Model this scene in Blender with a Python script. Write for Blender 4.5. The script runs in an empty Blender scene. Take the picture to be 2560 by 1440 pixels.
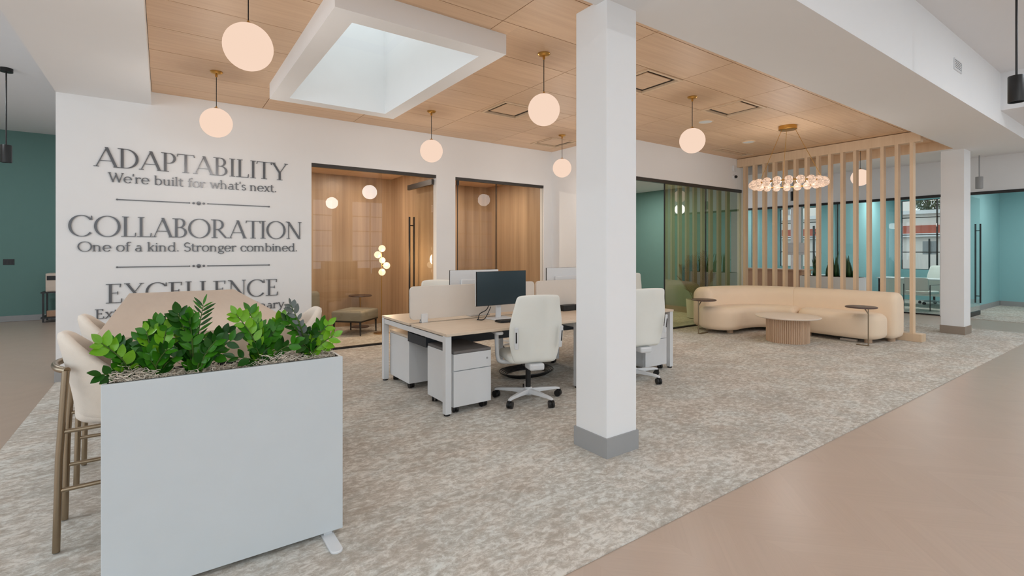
import bpy, bmesh, math, random
from mathutils import Vector, Matrix
R_ = math.radians
random.seed(7)
SC = bpy.context.scene
COL = SC.collection

# ------------------------------------------------------------------ camera
CAM_H, FPX, HY = 1.48, 1233.2, 627.0
YAW = math.atan2(3020 - 1280, FPX)
cam = bpy.data.objects.new('camera', bpy.data.cameras.new('camera'))
COL.objects.link(cam)
cam.location = (0, 0, CAM_H)
cam.rotation_euler = (R_(90), 0, YAW - R_(90))
cam.data.sensor_width = 36
cam.data.lens = 36 * FPX / 2560
cam.data.shift_y = -(720 - HY) / 2560
cam.data.clip_start = 0.05
SC.camera = cam
FWD = Vector((math.cos(YAW), math.sin(YAW), 0))
RGT = Vector((math.sin(YAW), -math.cos(YAW), 0))
EYE = Vector((0, 0, CAM_H))
def ray(x, y): return FWD + RGT * ((x - 1280) / FPX) + Vector((0, 0, (HY - y) / FPX))
def at_y(x, y, Y): d = ray(x, y); return EYE + d * (Y / d.y)
def at_z(x, y, z): d = ray(x, y); return EYE + d * ((z - CAM_H) / d.z)

# ------------------------------------------------------------------ world, daylight, exposure
world = bpy.data.worlds.new('overcast_sky'); SC.world = world
world.use_nodes = True
bg = world.node_tree.nodes['Background']
bg.inputs[0].default_value = (0.86, 0.94, 1.0, 1)
bg.inputs[1].default_value = 1.4
def area(name, loc, rot, sx, sy, power, color):
    l = bpy.data.lights.new(name, 'AREA'); l.shape = 'RECTANGLE'; l.size = sx; l.size_y = sy
    l.energy = power; l.color = color
    o = bpy.data.objects.new(name, l); COL.objects.link(o)
    o.location = loc; o.rotation_euler = rot
    return o
DAY = (0.76, 0.895, 1.0)
YN = -6.0
NW = [(-5.4, -2.2), (-1.4, 1.8), (2.6, 5.8), (6.6, 9.8), (10.6, 13.8)]
for a, b in NW:                                        # daylight entering by the street windows behind the camera
    area('window_daylight', ((a + b) / 2, YN - 0.18, 2.0), (R_(90), 0, 0), 3.2, 3.2, 15, DAY)
area('side_fill', (-6.02, 2.0, 1.8), (0, R_(-90), 0), 2.6, 11.0, 112, DAY)  # large unseen soft light added on the left to even out the room
area('skylight_daylight', (1.775, 5.0, 4.75), (0, 0, 0), 1.1, 2.3, 4.5, (0.77, 0.95, 0.90))
vs = SC.view_settings
vs.view_transform = 'Standard'; vs.look = 'None'; vs.gamma = 1.0; vs.exposure = -0.08
vs.use_curve_mapping = False
SC.cycles.max_bounces = 10; SC.cycles.diffuse_bounces = 5; SC.cycles.glossy_bounces = 4
SC.cycles.transparent_max_bounces = 16; SC.cycles.sample_clamp_indirect = 6.0
SC.cycles.caustics_reflective = False; SC.cycles.caustics_refractive = False

# ------------------------------------------------------------------ materials
MATS = {}
def lin(c):
    return tuple((v / 255 / 12.92) if v / 255 <= 0.04045 else ((v / 255 + 0.055) / 1.055) ** 2.4 for v in c)
def newmat(name):
    m = bpy.data.materials.new(name); m.use_nodes = True
    MATS[name] = m
    return m, m.node_tree.nodes, m.node_tree.links, m.node_tree.nodes['Principled BSDF']
def plain(name, rgb, rough=0.5, metal=0.0, bump=0.0, bscale=200.0, var=0.03, spec=0.5, sheen=0.0):
    m, n, l, p = newmat(name)
    c = lin(rgb)
    tc = n.new('ShaderNodeTexCoord'); nz = n.new('ShaderNodeTexNoise')
    nz.inputs['Scale'].default_value = 6.0; nz.inputs['Detail'].default_value = 3
    l.new(tc.outputs['Object'], nz.inputs['Vector'])
    mx = n.new('ShaderNodeMixRGB')
    mx.inputs[1].default_value = (*[v * (1 - var) for v in c], 1)
    mx.inputs[2].default_value = (*[min(1, v * (1 + var)) for v in c], 1)
    l.new(nz.outputs[0], mx.inputs[0]); l.new(mx.outputs[0], p.inputs['Base Color'])
    p.inputs['Roughness'].default_value = rough; p.inputs['Metallic'].default_value = metal
    p.inputs['Specular IOR Level'].default_value = spec
    if sheen: p.inputs['Sheen Weight'].default_value = sheen
    if bump:
        b = n.new('ShaderNodeBump'); b.inputs['Strength'].default_value = bump; b.inputs['Distance'].default_value = 0.002
        nb = n.new('ShaderNodeTexNoise'); nb.inputs['Scale'].default_value = bscale
        l.new(tc.outputs['Object'], nb.inputs['Vector'])
        l.new(nb.outputs[0], b.inputs['Height']); l.new(b.outputs[0], p.inputs['Normal'])
    return m
def wood(name, a, b, stretch, rough=0.45, rnd=True, bands=None):
    m, n, l, p = newmat(name)
    tc = n.new('ShaderNodeTexCoord'); mp = n.new('ShaderNodeMapping')
    mp.inputs['Scale'].default_value = stretch
    l.new(tc.outputs['Object'], mp.inputs['Vector'])
    vec = mp.outputs[0]
    if rnd:
        oi = n.new('ShaderNodeObjectInfo'); va = n.new('ShaderNodeVectorMath'); va.operation = 'ADD'
        ml = n.new('ShaderNodeMath'); ml.operation = 'MULTIPLY'; ml.inputs[1].default_value = 40
        l.new(oi.outputs['Random'], ml.inputs[0]); l.new(vec, va.inputs[0]); l.new(ml.outputs[0], va.inputs[1])
        vec = va.outputs[0]
    nz = n.new('ShaderNodeTexNoise'); nz.inputs['Scale'].default_value = 1.0
    nz.inputs['Detail'].default_value = 6; nz.inputs['Roughness'].default_value = 0.6
    l.new(vec, nz.inputs['Vector'])
    rp = n.new('ShaderNodeValToRGB')
    rp.color_ramp.elements[0].position = 0.3; rp.color_ramp.elements[0].color = (*lin(a), 1)
    rp.color_ramp.elements[1].position = 0.7; rp.color_ramp.elements[1].color = (*lin(b), 1)
    l.new(nz.outputs[0], rp.inputs[0])
    out = rp.outputs[0]
    if rnd:
        hs = n.new('ShaderNodeHueSaturation')
        mr = n.new('ShaderNodeMapRange'); mr.inputs[3].default_value = 0.95; mr.inputs[4].default_value = 1.05
        l.new(oi.outputs['Random'], mr.inputs[0]); l.new(mr.outputs[0], hs.inputs['Value'])
        l.new(out, hs.inputs['Color']); out = hs.outputs[0]
    l.new(out, p.inputs['Base Color'])
    p.inputs['Roughness'].default_value = rough
    return m
def emis(name, rgb, strength, base=(255, 245, 235)):
    m, n, l, p = newmat(name)
    p.inputs['Base Color'].default_value = (*lin(base), 1)
    p.inputs['Emission Color'].default_value = (*lin(rgb), 1)
    p.inputs['Emission Strength'].default_value = strength
    p.inputs['Roughness'].default_value = 0.35
    return m
def glass(name, tint, refl=1.0, rough=0.0):
    m, n, l, p = newmat(name)
    n.remove(p)
    out = n['Material Output']
    tr = n.new('ShaderNodeBsdfTransparent'); tr.inputs[0].default_value = (*tint, 1)
    gl = n.new('ShaderNodeBsdfGlossy'); gl.inputs['Roughness'].default_value = rough
    gl.inputs[0].default_value = (1, 1, 1, 1)
    fr = n.new('ShaderNodeFresnel'); fr.inputs[0].default_value = 1.5
    ml = n.new('ShaderNodeMath'); ml.operation = 'MULTIPLY'; ml.inputs[1].default_value = refl; ml.use_clamp = True
    l.new(fr.outputs[0], ml.inputs[0])
    ge = n.new('ShaderNodeNewGeometry'); iv = n.new('ShaderNodeMath'); iv.operation = 'SUBTRACT'; iv.inputs[0].default_value = 1.0
    l.new(ge.outputs['Backfacing'], iv.inputs[1])
    m2 = n.new('ShaderNodeMath'); m2.operation = 'MULTIPLY'; l.new(ml.outputs[0], m2.inputs[0]); l.new(iv.outputs[0], m2.inputs[1])
    mx = n.new('ShaderNodeMixShader')
    l.new(m2.outputs[0], mx.inputs[0]); l.new(tr.outputs[0], mx.inputs[1]); l.new(gl.outputs[0], mx.inputs[2])
    l.new(mx.outputs[0], out.inputs[0])
    return m

plain('white_paint', (236, 236, 236), 0.75, var=0.01, spec=0.2)
plain('ceiling_paint', (234, 234, 235), 0.8, var=0.01, spec=0.2)
plain('teal_paint', (108, 142, 136), 0.7, var=0.02, spec=0.2)
plain('blue_paint', (150, 196, 200), 0.7, var=0.02, spec=0.2)
plain('base_grey', (158, 158, 158), 0.5)
plain('base_taupe', (150, 136, 122), 0.5)
plain('white_laminate', (226, 228, 228), 0.4)
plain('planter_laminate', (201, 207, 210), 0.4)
plain('white_metal', (222, 224, 226), 0.35)
plain('black_metal', (26, 24, 23), 0.4)
plain('tray_metal', (34, 40, 48), 0.5)
plain('bronze_frame', (52, 46, 41), 0.4)
plain('black_plastic', (16, 16, 17), 0.45)
plain('dark_cloth', (116, 112, 110), 0.9, bump=0.3)
plain('brass', (196, 152, 82), 0.28, metal=1.0)
plain('champagne_metal', (158, 142, 120), 0.3, metal=1.0)
plain('chrome_letter', (104, 104, 106), 0.34, metal=0.85)
plain('cream_boucle', (226, 214, 200), 0.95, bump=0.6, bscale=260, sheen=0.25)
plain('sofa_fabric', (240, 217, 190), 0.95, bump=0.5, bscale=300, sheen=0.2)
plain('chair_fabric', (238, 238, 231), 0.9, bump=0.3, bscale=400, sheen=0.1)
plain('screen_fabric', (222, 214, 205), 0.95, bump=0.3, bscale=400)
plain('grey_upholstery', (150, 146, 132), 0.9, bump=0.3)
plain('monitor_screen', (18, 42, 50), 0.16, spec=0.5)
plain('travertine', (224, 208, 192), 0.4, var=0.04)
plain('walnut', (84, 62, 54), 0.4)
plain('leaf_dark', (30, 80, 14), 0.33, var=0.2, spec=0.35)
plain('leaf_mid', (54, 118, 18), 0.33, var=0.2, spec=0.35)
plain('leaf_bright', (110, 168, 30), 0.3, var=0.15)
plain('leaf_grey', (98, 106, 100), 0.4, var=0.1)
plain('stem_green', (70, 96, 34), 0.5)
plain('palm_green', (70, 92, 44), 0.5, var=0.2)
plain('snake_green', (46, 82, 44), 0.4, var=0.25)
plain('moss', (226, 214, 198), 0.95, var=0.25)
plain('soil', (66, 56, 48), 0.95)
plain('outside_white', (228, 222, 214), 0.8)
plain('outside_red', (176, 88, 66), 0.8)
plain('asphalt', (120, 118, 116), 0.9)
plain('tree_leaf', (88, 104, 70), 0.8, var=0.3)
plain('bark', (90, 76, 62), 0.9)
plain('printer_body', (214, 196, 180), 0.5)
wood('ceiling_oak', (212, 177, 144), (226, 194, 161), (1.2, 26, 8), 0.5)
wood('screen_oak', (216, 187, 154), (226, 199, 168), (20, 20, 1.0), 0.5)
wood('desk_maple', (216, 196, 173), (226, 208, 187), (1.6, 24, 8), 0.4)
wood('table_oak', (190, 168, 147), (197, 176, 155), (16, 1.4, 8), 0.4)
wood('wall_walnut', (156, 127, 99), (196, 167, 135), (7, 7, 0.22), 0.4, rnd=False)
wood('base_oak', (186, 154, 126), (206, 176, 148), (20, 20, 1.2), 0.5)
wood('counter_wood', (176, 134, 104), (196, 154, 122), (3, 3, 0.6), 0.45)
glass('clear_glass', (0.96, 0.98, 0.975), 1.2)
glass('meeting_glass', (0.95, 0.945, 0.92), 1.1)
glass('booth_glass', (0.95, 0.945, 0.92), 0.35)
glass('smoked_glass', (0.81, 0.81, 0.63), 3.6)
g_ = emis('globe_glow', (255, 223, 200), 0.98, (6, 6, 6))
g_.node_tree.nodes['Principled BSDF'].inputs['Roughness'].default_value = 1.0
g_.node_tree.nodes['Principled BSDF'].inputs['Specular IOR Level'].default_value = 0.0
emis('lamp_glow', (255, 226, 182), 1.5, (60, 56, 50))
emis('bead_glow', (255, 214, 184), 0.85, (120, 110, 100))
emis('linear_glow', (255, 250, 244), 6.0)
emis('fill_lamp_glow', (255, 226, 190), 9.0)  # lens glow of the added fill lamps
emis('led_green', (60, 210, 130), 0.8)

m_ = MATS['bead_glow']; n_, l_ = m_.node_tree.nodes, m_.node_tree.links
tc_ = n_.new('ShaderNodeTexCoord'); vo_ = n_.new('ShaderNodeTexVoronoi'); vo_.inputs['Scale'].default_value = 55  # bead sparkle painted into the glow as bright and dull cells
l_.new(tc_.outputs['Object'], vo_.inputs['Vector'])
mr_ = n_.new('ShaderNodeMapRange'); mr_.inputs[1].default_value = .1; mr_.inputs[2].default_value = .75; mr_.inputs[3].default_value = 1.15; mr_.inputs[4].default_value = .45
l_.new(vo_.outputs['Distance'], mr_.inputs[0]); l_.new(mr_.outputs[0], n_['Principled BSDF'].inputs['Emission Strength'])
def carpet_mat():
    m, n, l, p = newmat('carpet')
    tc = n.new('ShaderNodeTexCoord')
    def noise(sc, vecscale, det, dist):
        mp = n.new('ShaderNodeMapping'); mp.inputs['Scale'].default_value = vecscale
        l.new(tc.outputs['Object'], mp.inputs['Vector'])
        z = n.new('ShaderNodeTexNoise'); z.inputs['Scale'].default_value = sc
        z.inputs['Detail'].default_value = det; z.inputs['Roughness'].default_value = 0.8
        z.inputs['Distortion'].default_value = dist
        l.new(mp.outputs[0], z.inputs['Vector']); return z.outputs[0]
    a = noise(22, (0.75, 1.15, 1), 12, 0.4)
    b = noise(2.2, (0.8, 1.2, 1), 4, 0.4)
    ad = n.new('ShaderNodeMath'); ad.operation = 'MULTIPLY_ADD'; ad.inputs[1].default_value = 0.35; ad.inputs[2].default_value = -0.175
    l.new(b, ad.inputs[0])
    sm = n.new('ShaderNodeMath'); sm.operation = 'ADD'; l.new(a, sm.inputs[0]); l.new(ad.outputs[0], sm.inputs[1])
    rp = n.new('ShaderNodeValToRGB'); e = rp.color_ramp.elements
    e[0].position = 0.39; e[0].color = (*lin((176, 167, 157)), 1)
    e[1].position = 0.59; e[1].color = (*lin((222, 219, 213)), 1)
    k = e.new(0.47); k.color = (*lin((190, 183, 174)), 1)
    k = e.new(0.53); k.color = (*lin((206, 201, 194)), 1)
    l.new(sm.outputs[0], rp.inputs[0])
    c2 = noise(1.6, (1, 1.3, 1), 5, 0.4)
    r2 = n.new('ShaderNodeValToRGB'); r2.color_ramp.elements[0].position = .42; r2.color_ramp.elements[0].color = (1.0, .975, .945, 1)
    r2.color_ramp.elements[1].position = .58; r2.color_ramp.elements[1].color = (.97, 1.0, 1.0, 1); l.new(c2, r2.inputs[0])
    mm = n.new('ShaderNodeMixRGB'); mm.blend_type = 'MULTIPLY'; mm.inputs[0].default_value = 1; l.new(rp.outputs[0], mm.inputs[1]); l.new(r2.outputs[0], mm.inputs[2])
    l.new(mm.outputs[0], p.inputs['Base Color'])
    p.inputs['Roughness'].default_value = 1.0; p.inputs['Specular IOR Level'].default_value = 0.05
    f = noise(260, (1, 1, 1), 2, 0)
    bp = n.new('ShaderNodeBump'); bp.inputs['Strength'].default_value = 0.35; bp.inputs['Distance'].default_value = 0.004
    l.new(f, bp.inputs['Height']); l.new(bp.outputs[0], p.inputs['Normal'])
carpet_mat()
def plank_mat():
    m, n, l, p = newmat('chevron_plank')
    tc = n.new('ShaderNodeTexCoord'); sp = n.new('ShaderNodeSeparateXYZ'); l.new(tc.outputs['Object'], sp.inputs[0])
    pp = n.new('ShaderNodeMath'); pp.operation = 'PINGPONG'; pp.inputs[1].default_value = 0.42; l.new(sp.outputs[0], pp.inputs[0])
    ad = n.new('ShaderNodeMath'); ad.operation = 'ADD'; l.new(sp.outputs[1], ad.inputs[0]); l.new(pp.outputs[0], ad.inputs[1])
    cb = n.new('ShaderNodeCombineXYZ'); l.new(sp.outputs[0], cb.inputs[0]); l.new(ad.outputs[0], cb.inputs[1])
    br = n.new('ShaderNodeTexBrick'); br.offset = 0.0
    br.inputs['Scale'].default_value = 1; br.inputs['Brick Width'].default_value = 0.42; br.inputs['Row Height'].default_value = 0.11
    br.inputs['Mortar Size'].default_value = 0.0006
    br.inputs['Color1'].default_value = (*lin((184, 163, 147)), 1); br.inputs['Color2'].default_value = (*lin((188, 167, 151)), 1)
    br.inputs['Mortar'].default_value = (*lin((177, 156, 140)), 1)
    l.new(cb.outputs[0], br.inputs['Vector'])
    mp = n.new('ShaderNodeMapping'); mp.inputs['Scale'].default_value = (3, 40, 1); l.new(cb.outputs[0], mp.inputs['Vector'])
    nz = n.new('ShaderNodeTexNoise'); nz.inputs['Scale'].default_value = 1; nz.inputs['Detail'].default_value = 5
    l.new(mp.outputs[0], nz.inputs['Vector'])
    hs = n.new('ShaderNodeHueSaturation'); mr = n.new('ShaderNodeMapRange'); mr.inputs[3].default_value = 0.94; mr.inputs[4].default_value = 1.06
    l.new(nz.outputs[0], mr.inputs[0]); l.new(mr.outputs[0], hs.inputs['Value']); l.new(br.outputs[0], hs.inputs['Color'])
    l.new(hs.outputs[0], p.inputs['Base Color']); p.inputs['Roughness'].default_value = 0.3
plank_mat()

# ------------------------------------------------------------------ mesh helpers
class MB:
    def __init__(s): s.v = []; s.f = []
    def add(s, vs, fs):
        k = len(s.v); s.v += [tuple(p) for p in vs]; s.f += [tuple(i + k for i in f) for f in fs]; return s
    def box(s, x0, x1, y0, y1, z0, z1):
        return s.add([(x0, y0, z0), (x1, y0, z0), (x1, y1, z0), (x0, y1, z0), (x0, y0, z1), (x1, y0, z1), (x1, y1, z1), (x0, y1, z1)],
                     [(0, 3, 2, 1), (4, 5, 6, 7), (0, 1, 5, 4), (1, 2, 6, 5), (2, 3, 7, 6), (3, 0, 4, 7)])
    def tube(s, pts, r, n=8, cap=True):
        pts = [Vector(p) for p in pts]; rs = r if isinstance(r, (list, tuple)) else [r] * len(pts)
        rings = []; up = None
        for i, p in enumerate(pts):
            t = (pts[min(i + 1, len(pts) - 1)] - pts[max(i - 1, 0)]).normalized()
            if up is None:
                up = Vector((0, 0, 1)) if abs(t.z) < 0.9 else Vector((1, 0, 0))
            a = t.cross(up).normalized(); b = a.cross(t).normalized(); up = b
            rings.append([p + (a * math.cos(q) + b * math.sin(q)) * rs[i] for q in (2 * math.pi * k / n for k in range(n))])
        vs = [q for ring in rings for q in ring]; fs = []
        for i in range(len(pts) - 1):
            for k in range(n):
                a = i * n + k; b = i * n + (k + 1) % n
                fs.append((a, b, b + n, a + n))
        if cap:
            fs.append(tuple(range(n))[::-1]); fs.append(tuple((len(pts) - 1) * n + k for k in range(n)))
        return s.add(vs, fs)
    def lathe(s, prof, n=24, c=(0, 0, 0)):
        vs = []; fs = []; m = len(prof)
        for (r, z) in prof:
            for k in range(n):
                a = 2 * math.pi * k / n; vs.append((c[0] + r * math.cos(a), c[1] + r * math.sin(a), c[2] + z))
        for i in range(m - 1):
            for k in range(n):
                a = i * n + k; b = i * n + (k + 1) % n
                fs.append((a, b, b + n, a + n))
        if prof[0][0] > 1e-5: fs.append(tuple(range(n))[::-1])
        if prof[-1][0] > 1e-5: fs.append(tuple((m - 1) * n + k for k in range(n)))
        return s.add(vs, fs)
    def sphere(s, c, r, n=24, m=12, sz=1.0):
        return s.lathe([(max(1e-5, r * math.sin(math.pi * i / m)), -r * sz * math.cos(math.pi * i / m)) for i in range(m + 1)], n, c)
    def loops(s, loops, cap=True):
        n = len(loops[0]); vs = [p for L in loops for p in L]; fs = []
        for i in range(len(loops) - 1):
            for k in range(n):
                a = i * n + k; b = i * n + (k + 1) % n
                fs.append((a, b, b + n, a + n))
        if cap:
            fs.append(tuple(range(n))[::-1]); fs.append(tuple((len(loops) - 1) * n + k for k in range(n)))
        return s.add(vs, fs)
    def prism(s, poly, z0, z1):
        return s.loops([[(x, y, z0) for x, y in poly], [(x, y, z1) for x, y in poly]])
    def mesh(s, name, mat, smooth=False):
        me = bpy.data.meshes.new(name); me.from_pydata(s.v, [], s.f)
        bm = bmesh.new(); bm.from_mesh(me); bmesh.ops.remove_doubles(bm, verts=bm.verts, dist=1e-5)
        bmesh.ops.recalc_face_normals(bm, faces=bm.faces)
        big = [f for f in bm.faces if len(f.verts) > 8]
        if big: bmesh.ops.triangulate(bm, faces=big, ngon_method='EAR_CLIP')
        bm.to_mesh(me); bm.free()
        if mat: me.materials.append(MATS[mat])
        if smooth:
            me.polygons.foreach_set('use_smooth', [True] * len(me.polygons))
            if smooth != 'full': me.set_sharp_from_angle(angle=R_(smooth if smooth is not True else 40))
        return me
    def build(s, name, mat, parent=None, smooth=False, bevel=0.0, subs=0, loc=None, rot=None, bseg=2):
        o = bpy.data.objects.new(name, s.mesh(name, mat, smooth)); COL.objects.link(o)
        if parent is not None: o.parent = parent
        if loc is not None: o.location = loc
        if rot is not None: o.rotation_euler = rot
        if bevel:
            b = o.modifiers.new('bevel', 'BEVEL'); b.width = bevel; b.segments = bseg; b.limit_method = 'ANGLE'; b.angle_limit = R_(40)
        if subs:
            b = o.modifiers.new('subsurf', 'SUBSURF'); b.levels = subs; b.render_levels = subs
        return o
def inst(me, name, parent=None, loc=(0, 0, 0), rot=(0, 0, 0), scale=None):
    o = bpy.data.objects.new(name, me); COL.objects.link(o)
    if parent is not None: o.parent = parent
    o.location = loc; o.rotation_euler = rot
    if scale is not None: o.scale = scale
    return o
def tag(o, label, cat, group=None):
    o['label'] = label; o['category'] = cat
    if group: o['group'] = group
    return o
def thing(name, label, cat, loc=(0, 0, 0), rz=0.0, group=None):
    o = bpy.data.objects.new(name, None); COL.objects.link(o)
    o.location = loc; o.rotation_euler = (0, 0, rz); o.empty_display_size = 0.1
    return tag(o, label, cat, group)
def struct(name, mb, mat, label=None, **k):
    o = mb.build(name, mat, **k); o['kind'] = 'structure'
    if label: o['label'] = label
    return o
def copy_tree(o, parent=None):
    c = o.copy(); COL.objects.link(c); c.parent = parent
    for ch in list(o.children): copy_tree(ch, c)
    return c
def dup(o, loc, rz, label):
    c = copy_tree(o); c.location = loc; c.rotation_euler = (0, 0, rz); c['label'] = label
    return c
def B(*a): return MB().box(*a)
def catmull(pts, n=8, closed=False):
    P = [Vector(p) for p in pts]; N = len(P); out = []
    for i in range(N if closed else N - 1):
        g = (lambda k: P[k % N]) if closed else (lambda k: P[max(0, min(N - 1, k))])
        p0, p1, p2, p3 = g(i - 1), g(i), g(i + 1), g(i + 2)
        for k in range(n):
            t = k / n
            out.append(0.5 * ((2 * p1) + (p2 - p0) * t + (2 * p0 - 5 * p1 + 4 * p2 - p3) * t * t + (3 * p1 - p0 - 3 * p2 + p3) * t ** 3))
    if not closed: out.append(P[-1])
    return out
def pillow(outline, z0, z1, rt, rb, seg=5):
    pts = [Vector((p[0], p[1])) for p in outline]; n = len(pts)
    ar = sum(pts[i].x * pts[(i + 1) % n].y - pts[(i + 1) % n].x * pts[i].y for i in range(n))
    if ar < 0: pts.reverse()
    nm = []
    for i in range(n):
        d = (pts[(i + 1) % n] - pts[i - 1]).normalized(); nm.append(Vector((d.y, -d.x)))
    L = []
    for k in range(seg + 1):
        a = math.pi / 2 * k / seg; ins = rb * (1 - math.sin(a)); z = z0 + rb * (1 - math.cos(a))
        L.append([(p.x - q.x * ins, p.y - q.y * ins, z) for p, q in zip(pts, nm)])
    for k in range(seg + 1):
        a = math.pi / 2 * k / seg; ins = rt * (1 - math.cos(a)); z = z1 - rt * (1 - math.sin(a))
        L.append([(p.x - q.x * ins, p.y - q.y * ins, z) for p, q in zip(pts, nm)])
    return MB().loops(L)
def rrect(x0, x1, y0, y1, r, n=5):
    out = []
    for cx, cy, a0 in ((x1 - r, y1 - r, 0), (x0 + r, y1 - r, 90), (x0 + r, y0 + r, 180), (x1 - r, y0 + r, 270)):
        for k in range(n + 1):
            a = R_(a0 + 90 * k / n); out.append((cx + r * math.cos(a), cy + r * math.sin(a)))
    return out
def grid_shell(front, back, nu, nv):
    """closed shell from two surfaces front(u,v), back(u,v), u,v in 0..1"""
    m = MB(); F = {}; 
    for s, fn in ((0, front), (1, back)):
        for i in range(nu + 1):
            for j in range(nv + 1):
                F[s, i, j] = len(m.v); m.v.append(tuple(fn(i / nu, j / nv)))
    for i in range(nu):
        for j in range(nv):
            m.f.append((F[0, i, j], F[0, i + 1, j], F[0, i + 1, j + 1], F[0, i, j + 1]))
            m.f.append((F[1, i, j], F[1, i, j + 1], F[1, i + 1, j + 1], F[1, i + 1, j]))
    for i in range(nu):
        m.f.append((F[0, i, 0], F[1, i, 0], F[1, i + 1, 0], F[0, i + 1, 0])); m.f.append((F[0, i, nv], F[0, i + 1, nv], F[1, i + 1, nv], F[1, i, nv]))
    for j in range(nv):
        m.f.append((F[0, 0, j], F[0, 0, j + 1], F[1, 0, j + 1], F[1, 0, j])); m.f.append((F[0, nu, j], F[1, nu, j], F[1, nu, j + 1], F[0, nu, j + 1]))
    return m

# ------------------------------------------------------------------ the room
XL, YW, Y2, ZS, ZW, ZC, XG, XE = -0.98, 7.5, 5.8, 3.27, 3.43, 4.0, 14.4, 18.5
YB = 9.75                                   # back wall of the small rooms
struct('floor', B(-6.2, 18.8, YN - .2, 14.7, -0.12, -0.004), 'chevron_plank', 'pale chevron wood-look floor')
struct('floor_carpet', MB().box(XL, 12.6, 1.70, YW + 0.06, -0.003, 0.004).box(-0.86, 10.23, YW + 0.06, YB, -0.003, 0.004)
       .box(XG, XE, YN, 9.2, -0.003, 0.004), 'carpet', 'mottled grey beige carpet')
# upper ceiling with the skylight hole
SKX0, SKX1, SKY0, SKY1 = 1.2, 2.35, 3.84, 6.15
struct('ceiling', MB().box(-6.2, SKX0, YN - .2, 14.7, ZC, ZC + 0.12).box(SKX1, 18.8, YN - .2, 14.7, ZC, ZC + 0.12)
       .box(SKX0, SKX1, YN - .2, SKY0, ZC, ZC + 0.12).box(SKX0, SKX1, SKY1, 14.7, ZC, ZC + 0.12), 'ceiling_paint', 'white upper ceiling')
WX0, WX1, WY0 = -0.11, 11.3, 2.58           # extent of the wood ceiling
struct('ceiling_soffit', MB().box(XL, 12.5, 1.70, WY0, ZS, ZC).box(XL, WX0, WY0, YW, ZS, ZC).box(WX1, 12.5, WY0, 12.0, ZS, ZC),
       'white_paint', 'white dropped soffit around the wood ceiling')
struct('ceiling_lower', MB().box(9.7, XG, YN, 1.70, 3.47, ZC).box(12.5, XG, 1.70, 12.0, 3.50, ZC).box(10.35, WX1, Y2, 12.0, 3.48, ZC), 'ceiling_paint', 'white lower ceiling at the far end')
# wood ceiling: dark backing, oak panels as pieces
cw = struct('ceiling_wood', MB().box(WX0, WX1, WY0, SKY0 - 0.19, ZW + 0.022, ZW + 0.06).box(WX0, WX1, SKY1 + 0.19, YW, ZW + 0.022, ZW + 0.06)
            .box(WX0, SKX0 - 0.19, SKY0 - 0.19, SKY1 + 0.19, ZW + 0.022, ZW + 0.06).box(SKX1 + 0.19, WX1, SKY0 - 0.19, SKY1 + 0.19, ZW + 0.022, ZW + 0.06),
            'bronze_frame', 'oak panelled ceiling with fine joints')
PX, PY, GAP = 1.238, 0.612, 0.004
xs = [WX0] + [1.118 + PX * k for k in range(9)] + [WX1]
ys = [WY0, 2.845] + [2.845 + PY * k for k in range(1, 8)] + [YW]
pcache = {}
DIFF = [(6.09, 3.457), (4.24, 3.457), (3.64, 5.293), (5.45, 6.517)]
def clip_out(r, holes):
    out = [r]
    for (a, b, c, d) in holes:
        nxt = []
        for (x0, x1, y0, y1) in out:
            if x1 <= a or x0 >= b or y1 <= c or y0 >= d: nxt.append((x0, x1, y0, y1)); continue
            if x0 < a: nxt.append((x0, a, y0, y1))
            if x1 > b: nxt.append((b, x1, y0, y1))
            if y0 < c: nxt.append((max(x0, a), min(x1, b), y0, c))
            if y1 > d: nxt.append((max(x0, a), min(x1, b), d, y1))
        out = nxt
    return [q for q in out if q[1] - q[0] > 0.01 and q[3] - q[2] > 0.01]
HOLES = [(SKX0 - 0.18, SKX1 + 0.18, SKY0 - 0.18, SKY1 + 0.18)] + [(x, x + 0.61, y, y + 0.61) for x, y in DIFF] + [(8.66, 9.74, 5.30, 5.56)]
for i in range(len(xs) - 1):
    for j in range(len(ys) - 1):
        if xs[i] > 10.3 and ys[j] > Y2: continue
        for (x0, x1, y0, y1) in clip_out((xs[i] + GAP, xs[i + 1] - GAP, ys[j] + GAP, ys[j + 1] - GAP), HOLES):
            w, h = round(x1 - x0, 3), round(y1 - y0, 3)
            if (w, h) not in pcache:
                pcache[w, h] = B(-w / 2, w / 2, -h / 2, h / 2, 0, 0.02).mesh('panel', 'ceiling_oak')
            inst(pcache[w, h], 'panel', cw, ((x0 + x1) / 2, (y0 + y1) / 2, ZW))
struct('trim_1', MB().box(WX1 - 0.025, WX1, WY0, YW - 1.7, ZS, ZW), 'screen_oak', 'oak edge board at the end of the wood ceiling')
# skylight
sk = struct('skylight', MB().box(SKX0 - 0.18, SKX0, SKY0 - 0.18, SKY1 + 0.18, 3.25, ZC).box(SKX1, SKX1 + 0.18, SKY0 - 0.18, SKY1 + 0.18, 3.25, ZC)
            .box(SKX0, SKX1, SKY0 - 0.18, SKY0, 3.25, ZC).box(SKX0, SKX1, SKY1, SKY1 + 0.18, 3.25, ZC), 'white_paint', 'white framed rectangular skylight with a pale bright well')
MB().box(SKX0 - 0.05, SKX0, SKY0, SKY1, ZC + .12, 4.8).box(SKX1, SKX1 + 0.05, SKY0, SKY1, ZC + .12, 4.8).box(SKX0, SKX1, SKY0 - 0.05, SKY0, ZC + .12, 4.8).box(SKX0, SKX1, SKY1, SKY1 + 0.05, ZC + .12, 4.8).build('well', 'white_paint', sk)

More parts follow.
